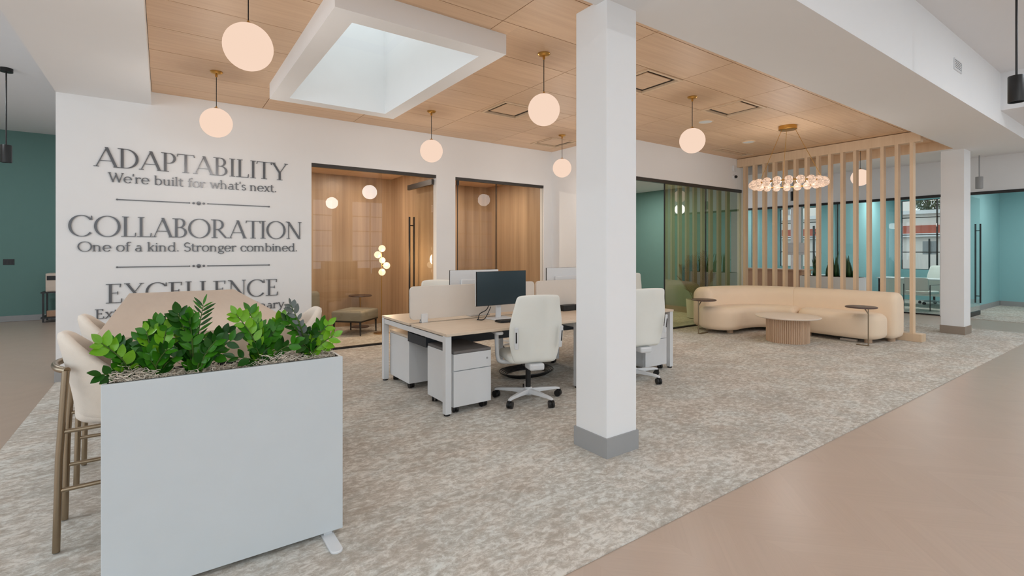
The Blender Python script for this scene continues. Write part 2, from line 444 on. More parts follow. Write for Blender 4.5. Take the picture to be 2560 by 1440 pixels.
# walls
D1, D2, HD = (1.76, 3.76), (4.12, 6.08), 2.755
struct('wall_back', MB().box(XL, D1[0], YW, YW + 0.12, 0, ZC).box(D1[1], D2[0], YW, YW + 0.12, 0, ZC).box(D2[1], 6.40, YW, YW + 0.12, 0, ZC)
       .box(D1[0], D1[1], YW, YW + 0.12, HD, ZC).box(D2[0], D2[1], YW, YW + 0.12, HD, ZC), 'white_paint', 'white wall with silver lettering')
struct('wall_return', B(6.28, 6.40, Y2, YW, 0, ZC), 'white_paint', 'short white return wall')
D3, HD3 = (6.75, 10.2), 2.79
struct('wall_right', MB().box(6.40, D3[0], Y2, Y2 + 0.12, 0, ZC).box(D3[1], 10.35, Y2, Y2 + 0.12, 0, ZC).box(D3[0], D3[1], Y2, Y2 + 0.12, HD3, ZC), 'white_paint', 'white wall over the smoked glass front')
struct('wall_left_room', B(XL, -0.86, YW + 0.12, 14.5, 0, ZC), 'white_paint')
struct('wall_lounge_back', B(-0.86, 3.86, YB, YB + 0.1, 0, ZC), 'wall_walnut', 'wood veneer back wall of the lounge room')
struct('wall_booth_back', B(4.02, 6.28, YB, YB + 0.1, 0, ZC), 'wall_walnut')
struct('wall_lounge_side', B(3.86, 4.02, YW + 0.12, YB + 0.1, 0, ZC), 'wall_walnut')
struct('wall_booth_side', B(6.18, 6.28, YW + 0.12, YB + 0.1, 0, ZC), 'wall_walnut')
struct('wall_teal_back', B(6.28, 10.35, YB, YB + 0.1, 0, ZC), 'teal_paint')
struct('wall_teal_side', B(10.21, 10.23, Y2 + 0.12, YB, 0, ZC), 'teal_paint', 'teal side wall of the glass fronted room')
struct('wall_corridor', B(10.23, 10.35, Y2 + 0.12, 12.0, 0, ZC), 'white_paint')
lc = struct('ceiling_lounge', MB().box(-0.86, 3.86, YW + 0.12, YB, 2.97, 3.0).box(4.02, 6.18, YW + 0.12, YB, 2.97, 3.0), 'bronze_frame', 'oak panel ceiling of the small rooms')
for x0, x1 in ((-0.86, 0.4), (0.4, 1.64), (1.64, 2.88), (2.88, 3.86), (4.02, 5.2), (5.2, 6.18)):
    for y0, y1 in ((7.62, 8.33), (8.33, 9.04), (9.04, 9.75)):
        B(-(x1 - x0) / 2 + .003, (x1 - x0) / 2 - .003, -(y1 - y0) / 2 + .003, (y1 - y0) / 2 - .003, 0, 0.02).build('panel', 'ceiling_oak', lc, loc=((x0 + x1) / 2, (y0 + y1) / 2, 2.95))
struct('ceiling_teal_room', B(6.40, 10.21, Y2 + 0.12, YB, 3.0, 3.05), 'ceiling_paint')
struct('wall_teal_far', B(-6.2, XL, 14.5, 14.62, 0, ZC), 'teal_paint', 'dark teal wall at the far left')
struct('baseboard_left', B(-6.2, XL, 14.47, 14.5, 0, 0.12), 'base_grey')
struct('baseboard_back', MB().box(XL - 0.012, D1[0], YW - 0.012, YW, 0, 0.12).box(D1[1], D2[0], YW - 0.012, YW, 0, 0.12).box(D2[1], 6.268, YW - 0.012, YW, 0, 0.12).box(XL - 0.012, XL, YW, 14.4, 0, 0.12), 'base_grey', 'grey baseboard of the lettered wall')
struct('baseboard_right', MB().box(6.268, 6.28, Y2, YW - 0.012, 0, 0.12).box(6.40, D3[0], Y2 - 0.012, Y2, 0, 0.12).box(10.195, 10.21, Y2 + 0.14, YB, 0, 0.14), 'base_taupe')
# far glass front along X = XG
struct('wall_far', MB().box(XG, XG + 0.12, YN, 12.0, HD, ZC).box(XG, XG + 0.12, 9.2, 12.0, 0, HD).box(XG, XG + 0.12, 6.5, 6.78, 0, HD).box(XG, XG + 0.12, 3.12, 3.52, 0, HD).box(XG, XG + 0.12, YN, 0.6, 0, HD), 'white_paint', 'white wall above the far glass offices')
struct('wall_office_left', B(XG + 0.12, XE, 9.2, 9.3, 0, ZC), 'blue_paint')
struct('wall_office_middle', B(XG + 0.12, XE, 5.6, 5.7, 0, ZC), 'blue_paint', 'blue green partition between the far offices')
struct('wall_office_right', B(XG + 0.12, XE, 3.27, 3.37, 0, ZC), 'blue_paint')
struct('ceiling_offices', B(XG + 0.12, XE, YN, 9.2, 3.2, 3.25), 'ceiling_paint')
wf = MB()
WINS = [(7.72, 9.1), (3.75, 5.45)]
yy = YN
for a, b in sorted(WINS):
    wf.box(XE, XE + 0.15, yy, a, 0, ZC); wf.box(XE, XE + 0.15, a, b, 0, 0.92); wf.box(XE, XE + 0.15, a, b, 3.0, ZC); yy = b
wf.box(XE, XE + 0.15, yy, 12.0, 0, ZC)
struct('wall_street', wf, 'blue_paint', 'blue green outer wall with street windows')
struct('baseboard_office', MB().box(XG + 0.14, XE, 3.255, 3.27, 0, 0.13).box(XE - 0.015, XE, YN, 3.25, 0, 0.13), 'base_grey')
# walls behind and beside the camera
wn = MB(); xx = -6.2
for a, b in NW:
    wn.box(xx, a, YN - .15, YN, 0, ZC); wn.box(a, b, YN - .15, YN, 0, 0.4); wn.box(a, b, YN - .15, YN, 3.6, ZC); xx = b
wn.box(xx, XG, YN - .15, YN, 0, ZC)
struct('wall_near', wn, 'white_paint', 'white wall with tall street windows behind the viewer')
struct('wall_left', MB().box(-6.2, -6.0, YN, -3.5, 0, ZC).box(-6.2, -6.0, 7.5, 14.6, 0, ZC).box(-6.2, -6.0, -3.5, 7.5, 0, 0.5).box(-6.2, -6.0, -3.5, 7.5, 3.1, ZC), 'white_paint')
for k, (a, b) in enumerate(NW):
    w = MB()
    for q in range(5):
        x = a + (b - a) * q / 4; w.box(x - 0.02, x + 0.02, YN - .11, YN - .05, 0.4, 3.6)
    for q in range(6):
        z = 0.4 + 3.2 * q / 5; w.box(a, b, YN - .105, YN - .055, z - 0.018, z + 0.018)
    struct('window_%d' % (k + 11), w, 'white_metal', 'white mullioned street window')
# columns
def column(x0, x1, y0, y1, label):
    c = struct('column', B(x0, x1, y0, y1, 0, ZS + 0.02), 'white_paint', label, bevel=0.004)
    MB().box(x0 - 0.012, x1 + 0.012, y0 - 0.012, y1 + 0.012, 0, 0.145).build('baseboard', 'base_grey' if x0 < 5 else 'base_taupe', c)
column(2.577, 2.89, 2.471, 2.79, 'square white column with grey base in the foreground')
column(11.46, 11.86, 2.47, 2.79, 'white column beside the far offices')

# ------------------------------------------------------------------ glass fronts
def gfront(name, label, x0, x1, y, head, panes, gm, sill=True, hz=0.05):
    fr = MB().box(x0, x1, y + 0.02, y + 0.075, head - hz, head)
    o = struct(name, fr, 'bronze_frame', label)
    for a, b in panes:
        MB().box(a, b, y + 0.04, y + 0.052, 0.02, head - hz).build('pane', gm, o)
        MB().box(a, b, y + 0.02, y + 0.075, 0.004, 0.03).build('sill_channel', 'black_metal', o)
    return o
g1 = gfront('window_1', 'bronze framed clear glass front of the lounge room', D1[0], D1[1], YW, HD, [(D1[0], 2.83)], 'meeting_glass')
g2 = gfront('window_2', 'bronze framed glass front of the wood lined booth', D2[0], D2[1], YW, HD, [(5.0, D2[1])], 'booth_glass')
MB().box(4.98, 5.0, YW + 0.04, YW + 0.05, 0.02, HD - 0.05).build('glass_edge', 'black_metal', g2)
g3 = gfront('window_3', 'smoked glass front of the teal room', D3[0], D3[1], Y2, HD3, [(7.63, 8.91), (8.925, D3[1])], 'smoked_glass', hz=0.06)
for x in (7.62, 8.917): MB().box(x - 0.007, x + 0.007, Y2 + 0.035, Y2 + 0.057, 0.02, HD3 - 0.06).build('mullion', 'black_metal', g3)
def pull(parent, x, y, z0, z1, dx, dy, mat='black_metal'):
    for s in (-1, 1):
        h = MB().tube([(x + s * dx, y + s * dy, z0), (x + s * dx, y + s * dy, z1)], 0.016, 10)
        if s == 1:
            for z in (z0 + 0.16, z1 - 0.16): h.tube([(x - dx, y - dy, z), (x + dx, y + dy, z)], 0.009, 8)
        h.build('pull_handle', mat, parent, smooth=True)
# lounge door, standing open into the room
d1 = struct('door_1', MB().box(3.715, 3.727, YW + 0.08, YW + 1.06, 0.02, 2.69), 'meeting_glass', 'frameless glass door standing open into the lounge room')
MB().box(3.70, 3.742, YW + 0.07, YW + 1.07, 2.6, 2.69).build('top_rail', 'bronze_frame', d1)
MB().box(3.70, 3.742, YW + 0.07, YW + 1.07, 0.008, 0.09).build('bottom_rail', 'bronze_frame', d1)
pull(d1, 3.721, YW + 0.92, 0.25, 2.10, 0.045, 0.0)
d2 = struct('door_2', MB().box(4.19, 5.0, YW + 0.04, YW + 0.052, 0.02, 2.69), 'booth_glass', 'glass door of the wood lined booth')
MB().box(4.17, 4.21, YW + 0.03, YW + 0.062, 2.62, 2.70).build('pivot', 'black_metal', d2)
MB().box(4.18, 4.19, YW + 0.04, YW + 0.05, 0.02, 2.69).build('edge_strip', 'black_metal', d2)
# far glass front
g4 = struct('window_4', MB().box(XG - 0.02, XG + 0.05, 0.6, 9.2, HD - 0.06, HD), 'black_metal', 'black framed far glass office fronts')
for a, b in ((6.78, 7.9), (7.92, 9.2), (5.65, 6.5), (3.52, 4.55), (4.57, 5.6), ):
    MB().box(XG + 0.01, XG + 0.022, a, b, 0.02, HD - 0.06).build('pane', 'clear_glass', g4)
    MB().box(XG - 0.01, XG + 0.04, a, b, 0.004, 0.03).build('sill_channel', 'black_metal', g4)
    MB().box(XG + 0.008, XG + 0.024, b + 0.0, b + 0.012, 0.02, HD - 0.06).build('pane_joint', 'black_metal', g4)
d3 = struct('door_3', MB().box(XG + 0.06, XG + 1.06, 3.06, 3.072, 0.1, 2.69), 'clear_glass', 'frameless glass door with long black pulls, standing open')
MB().box(XG + 0.06, XG + 1.06, 3.045, 3.087, 0.008, 0.10).build('bottom_rail', 'black_metal', d3)
pull(d3, XG + 0.92, 3.066, 0.28, 2.10, 0.0, 0.045)
for k, (a, b) in enumerate(WINS):
    w = MB()
    nx = 2
    for q in range(nx + 1):
        y = a + (b - a) * (0, 0.5, 1)[q]; w.box(XE + 0.05, XE + 0.09, y - 0.018, y + 0.018, 0.92, 3.0)
    for q in range(5):
        z = 0.92 + 2.08 * q / 4; w.box(XE + 0.05, XE + 0.09, a, b, z - 0.012, z + 0.012)
    o = struct('window_%d' % (k + 9), w, 'black_metal', 'black mullioned street window of a far office')
    MB().box(XE + 0.066, XE + 0.072, a, b, 0.92, 3.0).build('pane', 'clear_glass', o)

# ------------------------------------------------------------------ slat screen
SX = 10.03
sc_ = thing('slat_screen', 'tall pale oak slat screen behind the curved sofa', 'screen', (SX, 0, 0))
MB().box(-0.06, 0.06, 2.68, Y2 - 0.01, ZS - 0.02, ZW - 0.01).build('header', 'screen_oak', sc_, bevel=0.003)
MB().box(-0.07, 0.13, 2.66, Y2 - 0.01, 0.004, 0.13).build('base', 'screen_oak', sc_, bevel=0.004)
slat = B(-0.055, 0.055, -0.024, 0.024, 0, ZS - 0.15).mesh('slat', 'screen_oak')
for k in range(15): inst(slat, 'slat', sc_, (0, 2.80 + 0.2025 * k, 0.13))

# ------------------------------------------------------------------ pendants and ceiling fittings
gl_m = MB().sphere((0, 0, 0), 0.157, 40, 20).mesh('globe', 'globe_glow', 'full')
gc_m = MB().lathe([(0.062, 0), (0.062, -0.006), (0.05, -0.02), (0.02, -0.028), (0.012, -0.03), (0.012, -0.055), (0.006, -0.06)], 28).mesh('canopy', 'brass', 40)
def globe(x, y, label, zc=2.875, lit=10.5):
    t = thing('globe_pendant_light', label, 'pendant light', (x, y, ZW), 0, 'opal globe pendants under the wood ceiling')
    inst(gc_m, 'canopy', t)
    MB().tube([(0, 0, -0.05), (0, 0, zc - ZW + 0.16)], 0.004, 6).build('cord', 'black_plastic', t)
    MB().lathe([(0.026, 0.154), (0.024, 0.162), (0.008, 0.166), (0.007, 0.18)], 16, (0, 0, zc - ZW)).build('cap', 'brass', t, smooth=True)
    inst(gl_m, 'globe', t, (0, 0, zc - ZW))
    l = bpy.data.lights.new('globe_fill', 'POINT'); l.energy = lit; l.color = (1, .95, .90); l.shadow_soft_size = .13  # extra lamp added below each globe, whose own glow is too dim
    o = bpy.data.objects.new('globe_fill', l); COL.objects.link(o); o.parent = t; o.location = (0, 0, zc - ZW - .33)
globe(0.48, 3.80, 'largest opal globe pendant, at the top left above the lettering')
globe(0.48, 6.25, 'opal globe pendant hanging right above the word ADAPTABILITY')
globe(3.07, 6.28, 'opal globe pendant above the right end of the lounge glass door')
globe(3.08, 3.80, 'opal globe pendant just left of the foreground column')
globe(5.50, 6.30, 'smallest opal globe pendant, low beside the left edge of the foreground column')
globe(5.48, 3.78, 'opal globe pendant just right of the foreground column')
globe(10.85, 3.83, 'opal globe pendant seen behind the oak slat screen', lit=2.5)
def cyl_pendant(x, y, zt, zb, label, mat='black_metal'):
    t = thing('cylinder_pendant_light', label, 'pendant light', (x, y, zt), 0, 'cylinder pendants')
    MB().lathe([(0.07, 0), (0.07, -0.05), (0.008, -0.05)], 24).build('canopy', mat, t, smooth=True)
    MB().tube([(0, 0, -0.05), (0, 0, zb - zt + 0.24)], 0.009, 8).build('stem', mat, t, smooth=True)
    MB().lathe([(0.01, 0.245), (0.058, 0.24), (0.06, 0.235), (0.06, 0.0), (0.052, 0.0), (0.05, 0.02)], 24, (0, 0, zb - zt)).build('shade', mat, t, smooth=True)
    MB().lathe([(0.0001, 0.018), (0.05, 0.018)], 20, (0, 0, zb - zt)).build('lens', 'white_laminate', t)
cyl_pendant(-1.76, 9.6, ZC, 2.70, 'black cylinder pendant in front of the dark teal wall at far left')
cyl_pendant(6.42, 1.02, ZC, 2.85, 'large black cylinder pendant at the upper right edge')
cyl_pendant(13.7, 2.72, 3.5, 2.76, 'grey cylinder pendant right of the far white column', 'base_grey')
cyl_pendant(13.55, 6.32, 3.5, 2.80, 'small black cylinder pendant seen between the slats under the chandelier')

# chandelier
ch = thing('ring_chandelier', 'brass ring chandelier of glowing glass beads over the sofa', 'chandelier', (7.98, 3.80, ZW))
MB().lathe([(0.13, 0), (0.13, -0.055), (0.12, -0.06), (0.0001, -0.06)], 36).build('canopy', 'brass', ch, smooth=True)
RC, ZR = 0.49, 2.53 - ZW
MB().tube([(RC * math.cos(a), RC * math.sin(a), ZR) for a in (2 * math.pi * k / 64 for k in range(65))], 0.008, 8, False).build('ring', 'brass', ch, smooth=True)
for k in range(3):
    a = R_(35 + 120 * k)
    MB().tube([(0.1 * math.cos(a), 0.1 * math.sin(a), -0.05), (RC * math.cos(a), RC * math.sin(a), ZR + 0.01)], 0.004, 6).build('cable', 'brass', ch)
bead = MB()
bead.lathe([(0.018, -0.045), (0.03, -0.045), (0.045, -0.035), (0.055, -0.018), (0.058, 0), (0.055, 0.018), (0.045, 0.035), (0.03, 0.045), (0.018, 0.045)], 20)
bead_m = bead.mesh('glass_bead', 'bead_glow', 50)
nb = 20
for k in range(nb):
    a = 2 * math.pi * (k + 0.5) / nb
    inst(bead_m, 'glass_bead', ch, (RC * math.cos(a), RC * math.sin(a), ZR), (R_(90), 0, a), (1.13,) * 3)
l = bpy.data.lights.new('chandelier_light', 'POINT'); l.energy = 20; l.color = (1, .96, .92); l.shadow_soft_size = .25
o = bpy.data.objects.new('chandelier_light', l); COL.objects.link(o); o.parent = ch; o.location = (0, 0, ZR)
con_m = MB().tube([(0, -0.02, 0), (0, 0.02, 0)], 0.014, 10).mesh('connector', 'brass', 40)
for k in range(nb):
    a = 2 * math.pi * k / nb
    inst(con_m, 'connector', ch, (RC * math.cos(a), RC * math.sin(a), ZR), (0, 0, a))

names = ['ceiling air diffuser nearest the sofa chandelier', 'ceiling air diffuser touching the right edge of the foreground column',
         'ceiling air diffuser left of the globe beside the column', 'ceiling air diffuser in the far corner above the booth']
for (x, y), lb in zip(DIFF, names):
    t = thing('ceiling_air_diffuser', 'oak coloured square ' + lb, 'air vent', (x + 0.305, y + 0.305, ZW), 0, 'ceiling diffusers')
    f = MB()
    for a, b, c, d in ((-.30, .30, -.30, -.27), (-.30, .30, .27, .30), (-.30, -.27, -.27, .27), (.27, .30, -.27, .27)): f.box(a, b, c, d, -0.012, 0.02)
    f.build('frame', 'screen_oak', t, bevel=0.003)
    MB().box(-.27, .27, -.27, .27, 0.055, 0.06).build('plenum', 'black_plastic', t)
    MB().box(-.205, .205, -.205, .205, 0.004, 0.016).build('plate', 'ceiling_oak', t, bevel=0.003)
    for sx in (-.18, .18):
        for sy in (-.18, .18): MB().tube([(sx, sy, 0.014), (sx, sy, 0.056)], 0.006, 6).build('hanger', 'brass', t)
t = thing('slot_diffuser', 'long narrow ceiling slot vent beside the slat screen', 'air vent', (9.2, 5.43, ZW))
f = MB()
for a, b, c, d in ((-.535, .535, -.125, -.10), (-.535, .535, .10, .125), (-.535, -.51, -.10, .10), (.51, .535, -.10, .10)): f.box(a, b, c, d, -0.008, 0.02)
f.build('frame', 'screen_oak', t)
MB().box(-.51, .51, -.10, .10, 0.055, 0.06).build('plenum', 'black_plastic', t)
for y in (-.045, .045): MB().box(-.46, .46, y - .032, y + .032, .012, .02).build('blade', 'ceiling_oak', t)
for x, y, lb in ((6.68, 4.38, 'round white ceiling speaker right of the globe pendant'), (8.55, 4.75, 'round white ceiling speaker behind the chandelier cables')):
    t = thing('ceiling_speaker', lb, 'speaker', (x, y, ZW))
    MB().lathe([(0.115, 0), (0.115, -0.006), (0.10, -0.012), (0.095, -0.008)], 32).build('rim', 'screen_oak', t, smooth=True)
    MB().lathe([(0.0001, -0.012), (0.06, -0.011), (0.096, -0.008)], 32).build('grille', 'white_laminate', t, smooth=True)
t = thing('wall_vent', 'small white vent grille on the upper soffit face', 'vent', (7.6, 1.70, 3.645))
f = MB().box(-.15, .15, -.012, 0, -.065, -.05).box(-.15, .15, -.012, 0, .05, .065).box(-.15, -.135, -.012, 0, -.05, .05).box(.135, .15, -.012, 0, -.05, .05)
f.build('frame', 'white_metal', t)
MB().box(-.135, .135, -.002, 0, -.05, .05).build('backing', 'base_grey', t)
for k in range(5): MB().box(-.135, .135, -.009, -.003, -.047 + .02 * k, -.036 + .02 * k).build('slat', 'white_metal', t)
t = thing('security_camera', 'small white security camera on the wall beside the slat screen', 'camera', (9.86, Y2, 3.04))
MB().lathe([(0.05, 0), (0.05, 0.02), (0.035, 0.03)], 20).build('base', 'white_metal', t, smooth=True, rot=(R_(90), 0, 0))
MB().sphere((0, -0.05, 0), 0.032, 16, 10).build('eye', 'black_plastic', t, smooth=True)
MB().box(-.05, .05, -.03, 0, 0.12, 0.24).build('junction_box', 'white_metal', t, bevel=0.006)

# ------------------------------------------------------------------ wall lettering
def stroke(pts, w):
    """strip polygon list along a path; w: number, or (thick, thin) for a broad-nib contrast"""
    P = [Vector(p) for p in pts]; L = []; Rr = []
    for i, p in enumerate(P):
        t = (P[min(i + 1, len(P) - 1)] - P[max(i - 1, 0)])
        if t.length < 1e-9: t = Vector((1, 0))
        t.normalize(); n = Vector((-t.y, t.x))
        ww = w if isinstance(w, (int, float)) else w[1] + (w[0] - w[1]) * abs(t.y) ** 1.6
        L.append(p + n * ww / 2); Rr.append(p - n * ww / 2)
    return [[L[i], L[i + 1], Rr[i + 1], Rr[i]] for i in range(len(P) - 1)]
def arc(cx, cy, rx, ry, a0, a1, n=28):
    return [(cx + rx * math.cos(R_(a0 + (a1 - a0) * k / n)), cy + ry * math.sin(R_(a0 + (a1 - a0) * k / n))) for k in range(n + 1)]
def rect(x0, y0, x1, y1): return [[Vector((x0, y0)), Vector((x1, y0)), Vector((x1, y1)), Vector((x0, y1))]]
def diag(x0, y0, x1, y1, w): return [[Vector((x0 - w / 2, y0)), Vector((x0 + w / 2, y0)), Vector((x1 + w / 2, y1)), Vector((x1 - w / 2, y1))]]
def glyph(c, T, h):
    W = (T, h); xh = 0.66
    def serif(x, y, w=0.13): return rect(x - w, y - h / 2 if y > 0.4 else y, x + w, y + h / 2 if y > 0.4 else y + h)
    s = T / 2
    if c == ' ': return [], 0.36
    if c == '.': return stroke(arc(0.12, T * .55, T * .28, T * .28, 0, 360, 12), T * .56), 0.26
    if c == "'": return diag(0.07, 0.74, 0.09, 1.0, T * .7), 0.2
    if c == 'A': return diag(0.07, 0, 0.46, 1, h * 1.5) + diag(0.82, 0, 0.45, 1, T * 1.1) + rect(0.19, 0.3, 0.7, 0.3 + h) + serif(0.07, 0, .1) + serif(0.82, 0, .11), 0.88
    if c == 'D': return rect(.12, 0, .12 + T, 1) + stroke(arc(.3, .5, .52 - s, .5 - h / 2, -90, 90), W) + rect(.0, 0, .32, h) + rect(.0, 1 - h, .32, 1), 0.86
    if c == 'P': return rect(.12, 0, .12 + T, 1) + stroke(arc(.32, .72, .31 - s, .28 - h / 2, -90, 90), W) + rect(.12, .44, .33, .44 + h) + rect(0, 1 - h, .33, 1) + serif(.12 + s, 0, .15), 0.68
    if c == 'R': return rect(.12, 0, .12 + T, 1) + stroke(arc(.32, .73, .31 - s, .27 - h / 2, -90, 90), W) + rect(.12, .46, .33, .46 + h) + rect(0, 1 - h, .33, 1) + serif(.12 + s, 0, .15) + diag(.74, 0, .36, .47, T * .9) + serif(.78, 0, .1), 0.88
    if c == 'B': return rect(.12, 0, .12 + T, 1) + stroke(arc(.32, .76, .27 - s, .24 - h / 2, -90, 90), W) + stroke(arc(.32, .27, .34 - s, .27 - h / 2, -90, 90), W) + rect(.12, .52, .34, .52 + h) + rect(0, 1 - h, .33, 1) + rect(0, 0, .33, h), 0.72
    if c == 'T': return rect(.32, 0, .32 + T, 1) + rect(.0, 1 - h, .64 + T, 1) + serif(.32 + s, 0, .15) + diag(.0, .86, .03, 1, h * 1.3) + diag(.64 + T, .86, .61 + T, 1, h * 1.3), 0.73
    if c == 'I': return rect(.12, 0, .12 + T, 1) + serif(.12 + s, 0, .14) + serif(.12 + s, 1, .14), 0.36
    if c == 'L': return rect(.12, 0, .12 + T, 1) + rect(0, 0, .58, h) + serif(.12 + s, 1, .14) + diag(.58, 0, .6, .2, h * 1.4), 0.66
    if c == 'E': return rect(.12, 0, .12 + T, 1) + rect(0, 0, .60, h) + rect(0, 1 - h, .58, 1) + rect(.12, .51, .46, .51 + h) + diag(.60, 0, .63, .22, h * 1.4) + diag(.56, .82, .58, 1, h * 1.4) + rect(.45, .44, .45 + h, .6), 0.72
    if c == 'Y': return rect(.40, 0, .40 + T, .45) + diag(.40 + s, .42, .12, 1, T) + diag(.40 + s, .42, .80, 1, h * 1.5) + serif(.4 + s, 0, .15) + serif(.12, 1, .12) + serif(.8, 1, .1), 0.9
    if c == 'C': return stroke(arc(.5, .5, .5 - s, .51, 38, 322, 40), W) + diag(.90, .80, .88, 1.0, h * 1.4) , 0.98
    if c == 'O': return stroke(arc(.53, .5, .53 - s, .51, 0, 360, 48), W), 1.08
    if c == 'N': return rect(.14, 0, .14 + h * 1.3, 1) + diag(.78, 0, .14, 1, T * 1.15) + rect(.78, 0, .78 + h * 1.3, 1) + serif(.14, 0, .1) + serif(.8, 1, .1) + serif(.08, 1, .08), 0.96
    if c == 'X': return diag(.74, 0, .12, 1, T * 1.1) + diag(.1, 0, .72, 1, h * 1.5) + serif(.1, 0, .1) + serif(.76, 0, .12) + serif(.12, 1, .12) + serif(.72, 1, .1), 0.88
    if c == 'W': return diag(.38, 0, .1, 1, T) + diag(.38, 0, .62, .9, h * 1.5) + diag(.86, 0, .58, 1, T) + diag(.86, 0, 1.12, 1, h * 1.5) + serif(.1, 1, .12) + serif(1.12, 1, .1), 1.2
    if c == 'S': return stroke(arc(.32, .74, .24, .25, 25, 255, 20) + arc(.32, .26, .26, .25, 90, -155, 20), (T * .8, h * 1.8)), 0.64
    # lower case
    if c in 'nmhur' or c == 'i' or c == 'l' or c == 'k':
        st = rect(.08, 0, .08 + T, 1.02 if c in 'hlk' else xh)
        top = (1.02 if c in 'hlk' else xh)
        fl = diag(.02, top - h * 2, .08 + s, top, h * 2)
        if c == 'i': return st + serif(.08 + s, 0, .12) + fl + stroke(arc(.08 + s, .86, T * .3, T * .3, 0, 360, 12), T * .6), 0.3
        if c == 'l': return st + serif(.08 + s, 0, .12) + fl, 0.3
        if c == 'r': return st + serif(.08 + s, 0, .12) + fl + stroke(arc(.36, .44, .2, .2, 170, 60, 12), (T * .6, h * 1.6)) + stroke(arc(.44, .585, .03, .03, 0, 360, 8), .06), 0.52
        if c == 'u': return rect(.08, .16, .08 + T, xh) + rect(.46, 0, .46 + T, xh) + stroke(arc(.08 + s + .19, .2, .19, .19, 180, 350, 16), W) + fl + diag(.4, xh - h * 2, .46 + s, xh, h * 2) + rect(.46, 0, .64, h), 0.72
        if c == 'k': return st + serif(.08 + s, 0, .12) + fl + diag(.14, .28, .5, xh, h * 1.8) + diag(.5, 0, .26, .4, T) + serif(.5, 0, .1) + serif(.5, xh, .09), 0.64
        def hump(x): return stroke(arc(x + .2, .4, .2 - s + .07, .26 - h / 2, 165, 0, 18), W) + rect(x + .27 + .2 - T - s + .05, 0, x + .27 + .2 - s + .05, .42) + serif(x + .52 - T - .0, 0, .11)
        if c in 'nh': return st + serif(.08 + s, 0, .12) + fl + hump(.12), 0.76
        if c == 'm': return st + serif(.08 + s, 0, .12) + fl + hump(.12) + hump(.52), 1.14
    if c == 'o': return stroke(arc(.33, xh / 2, .33 - s, xh / 2, 0, 360, 36), W), 0.7
    if c == 'c': return stroke(arc(.33, xh / 2, .33 - s, xh / 2, 40, 320, 30), W) + stroke(arc(.54, .52, .03, .03, 0, 360, 8), .06), 0.62
    if c == 'e': return stroke(arc(.33, xh / 2, .33 - s, xh / 2, 0, 322, 34), W) + rect(.08, xh / 2, .63, xh / 2 + h), 0.68
    if c == 'b': return rect(.08, 0, .08 + T, 1.02) + stroke(arc(.36, xh / 2, .31 - s, xh / 2, -150, 150, 32), W) + diag(.02, 1.0, .08 + s, 1.02, h * 2), 0.74
    if c == 'd': return rect(.52, 0, .52 + T, 1.02) + stroke(arc(.33, xh / 2, .31 - s, xh / 2, 30, 330, 32), W) + diag(.46, 1.0, .52 + s, 1.02, h * 2) + rect(.52, 0, .72, h), 0.76
    if c == 'a': return rect(.40, 0.04, .40 + T, .46) + stroke(arc(.29, .44, .17, .2, 20, 150, 14), (T * .8, h * 1.5)) + stroke(arc(.25, .18, .19, .18, 60, 330, 22), W) + rect(.26, .34, .42, .34 + h) + rect(.40, 0, .6, h * 1.2), 0.62
    if c == 'f': return rect(.12, 0, .12 + T, .78) + serif(.12 + s, 0, .13) + rect(.0, xh - h, .4, xh) + stroke(arc(.34, .80, .20 - 0.0, .20, 180, 55, 14), (T, h * 1.5)), 0.42
    if c == 't': return rect(.12, .14, .12 + T, .86) + rect(.0, xh - h, .42, xh) + stroke(arc(.12 + s + .15, .15, .15, .14, 180, 310, 12), (T, h * 1.5)), 0.46
    if c == 's': return stroke(arc(.24, .49, .16, .16, 25, 255, 16) + arc(.24, .17, .18, .16, 90, -155, 16), (T * .75, h * 1.6)), 0.48
    if c == 'x': return diag(.5, 0, .12, xh, T) + diag(.08, 0, .5, xh, h * 1.5) + serif(.08, 0, .09) + serif(.52, 0, .1) + serif(.12, xh, .1) + serif(.5, xh, .09), 0.62
    if c == 'y': return diag(.34, 0, .1, xh, T) + diag(.24, -.24, .58, xh, h * 1.5) + serif(.1, xh, .11) + serif(.58, xh, .09) + stroke(arc(.2, -.22, .03, .03, 0, 360, 8), .06), 0.66
    if c == 'w': return diag(.27, 0, .08, xh, T) + diag(.27, 0, .46, xh, h * 1.5) + diag(.65, 0, .46, xh, T) + diag(.65, 0, .84, xh, h * 1.5) + serif(.08, xh, .1) + serif(.84, xh, .09), 0.92
    if c == 'g': return stroke(arc(.29, .44, .2, .2, 0, 360, 28), W) + stroke(arc(.31, -.12, .25, .14, 0, 360, 28), (T * .7, h * 1.4)) + stroke([(.16, .28), (.1, .16), (.2, .08), (.42, .03)], h * 2) + rect(.42, .58, .58, .58 + h * 1.6), 0.62
    return rect(0, 0, .4, .6), 0.5
gmesh = {}
def lettering(name, label, text, x0, x1, base, cap, T, h):
    t = thing(name, label, 'lettering', (x0, YW, base), 0, 'silver wall lettering')
    tot = sum(glyph(c, T, h)[1] for c in text) - 0.05
    k = (x1 - x0) / tot; x = 0.0
    for c in text:
        polys, adv = glyph(c, T, h)
        if polys:
            key = (c, round(k, 4), cap, T)
            if key not in gmesh:
                m = MB()
                for i, q in enumerate(polys):
                    e = 0.0002 * (i % 5)
                    m.loops([[(v.x * k, -0.002, v.y * cap) for v in q], [(v.x * k, -0.014 - e, v.y * cap) for v in q]])
                gmesh[key] = m.mesh('letter', 'chrome_letter')
            inst(gmesh[key], 'letter', t, (x, 0, 0))
        x += adv * k
S = YW / 7.6
def zz(z): return CAM_H + (z - CAM_H) * S
lettering('wall_lettering', 'silver letters spelling ADAPTABILITY on the white wall', 'ADAPTABILITY', -.655 * S, 1.45 * S, zz(2.480), .235 * S, .112, .024)
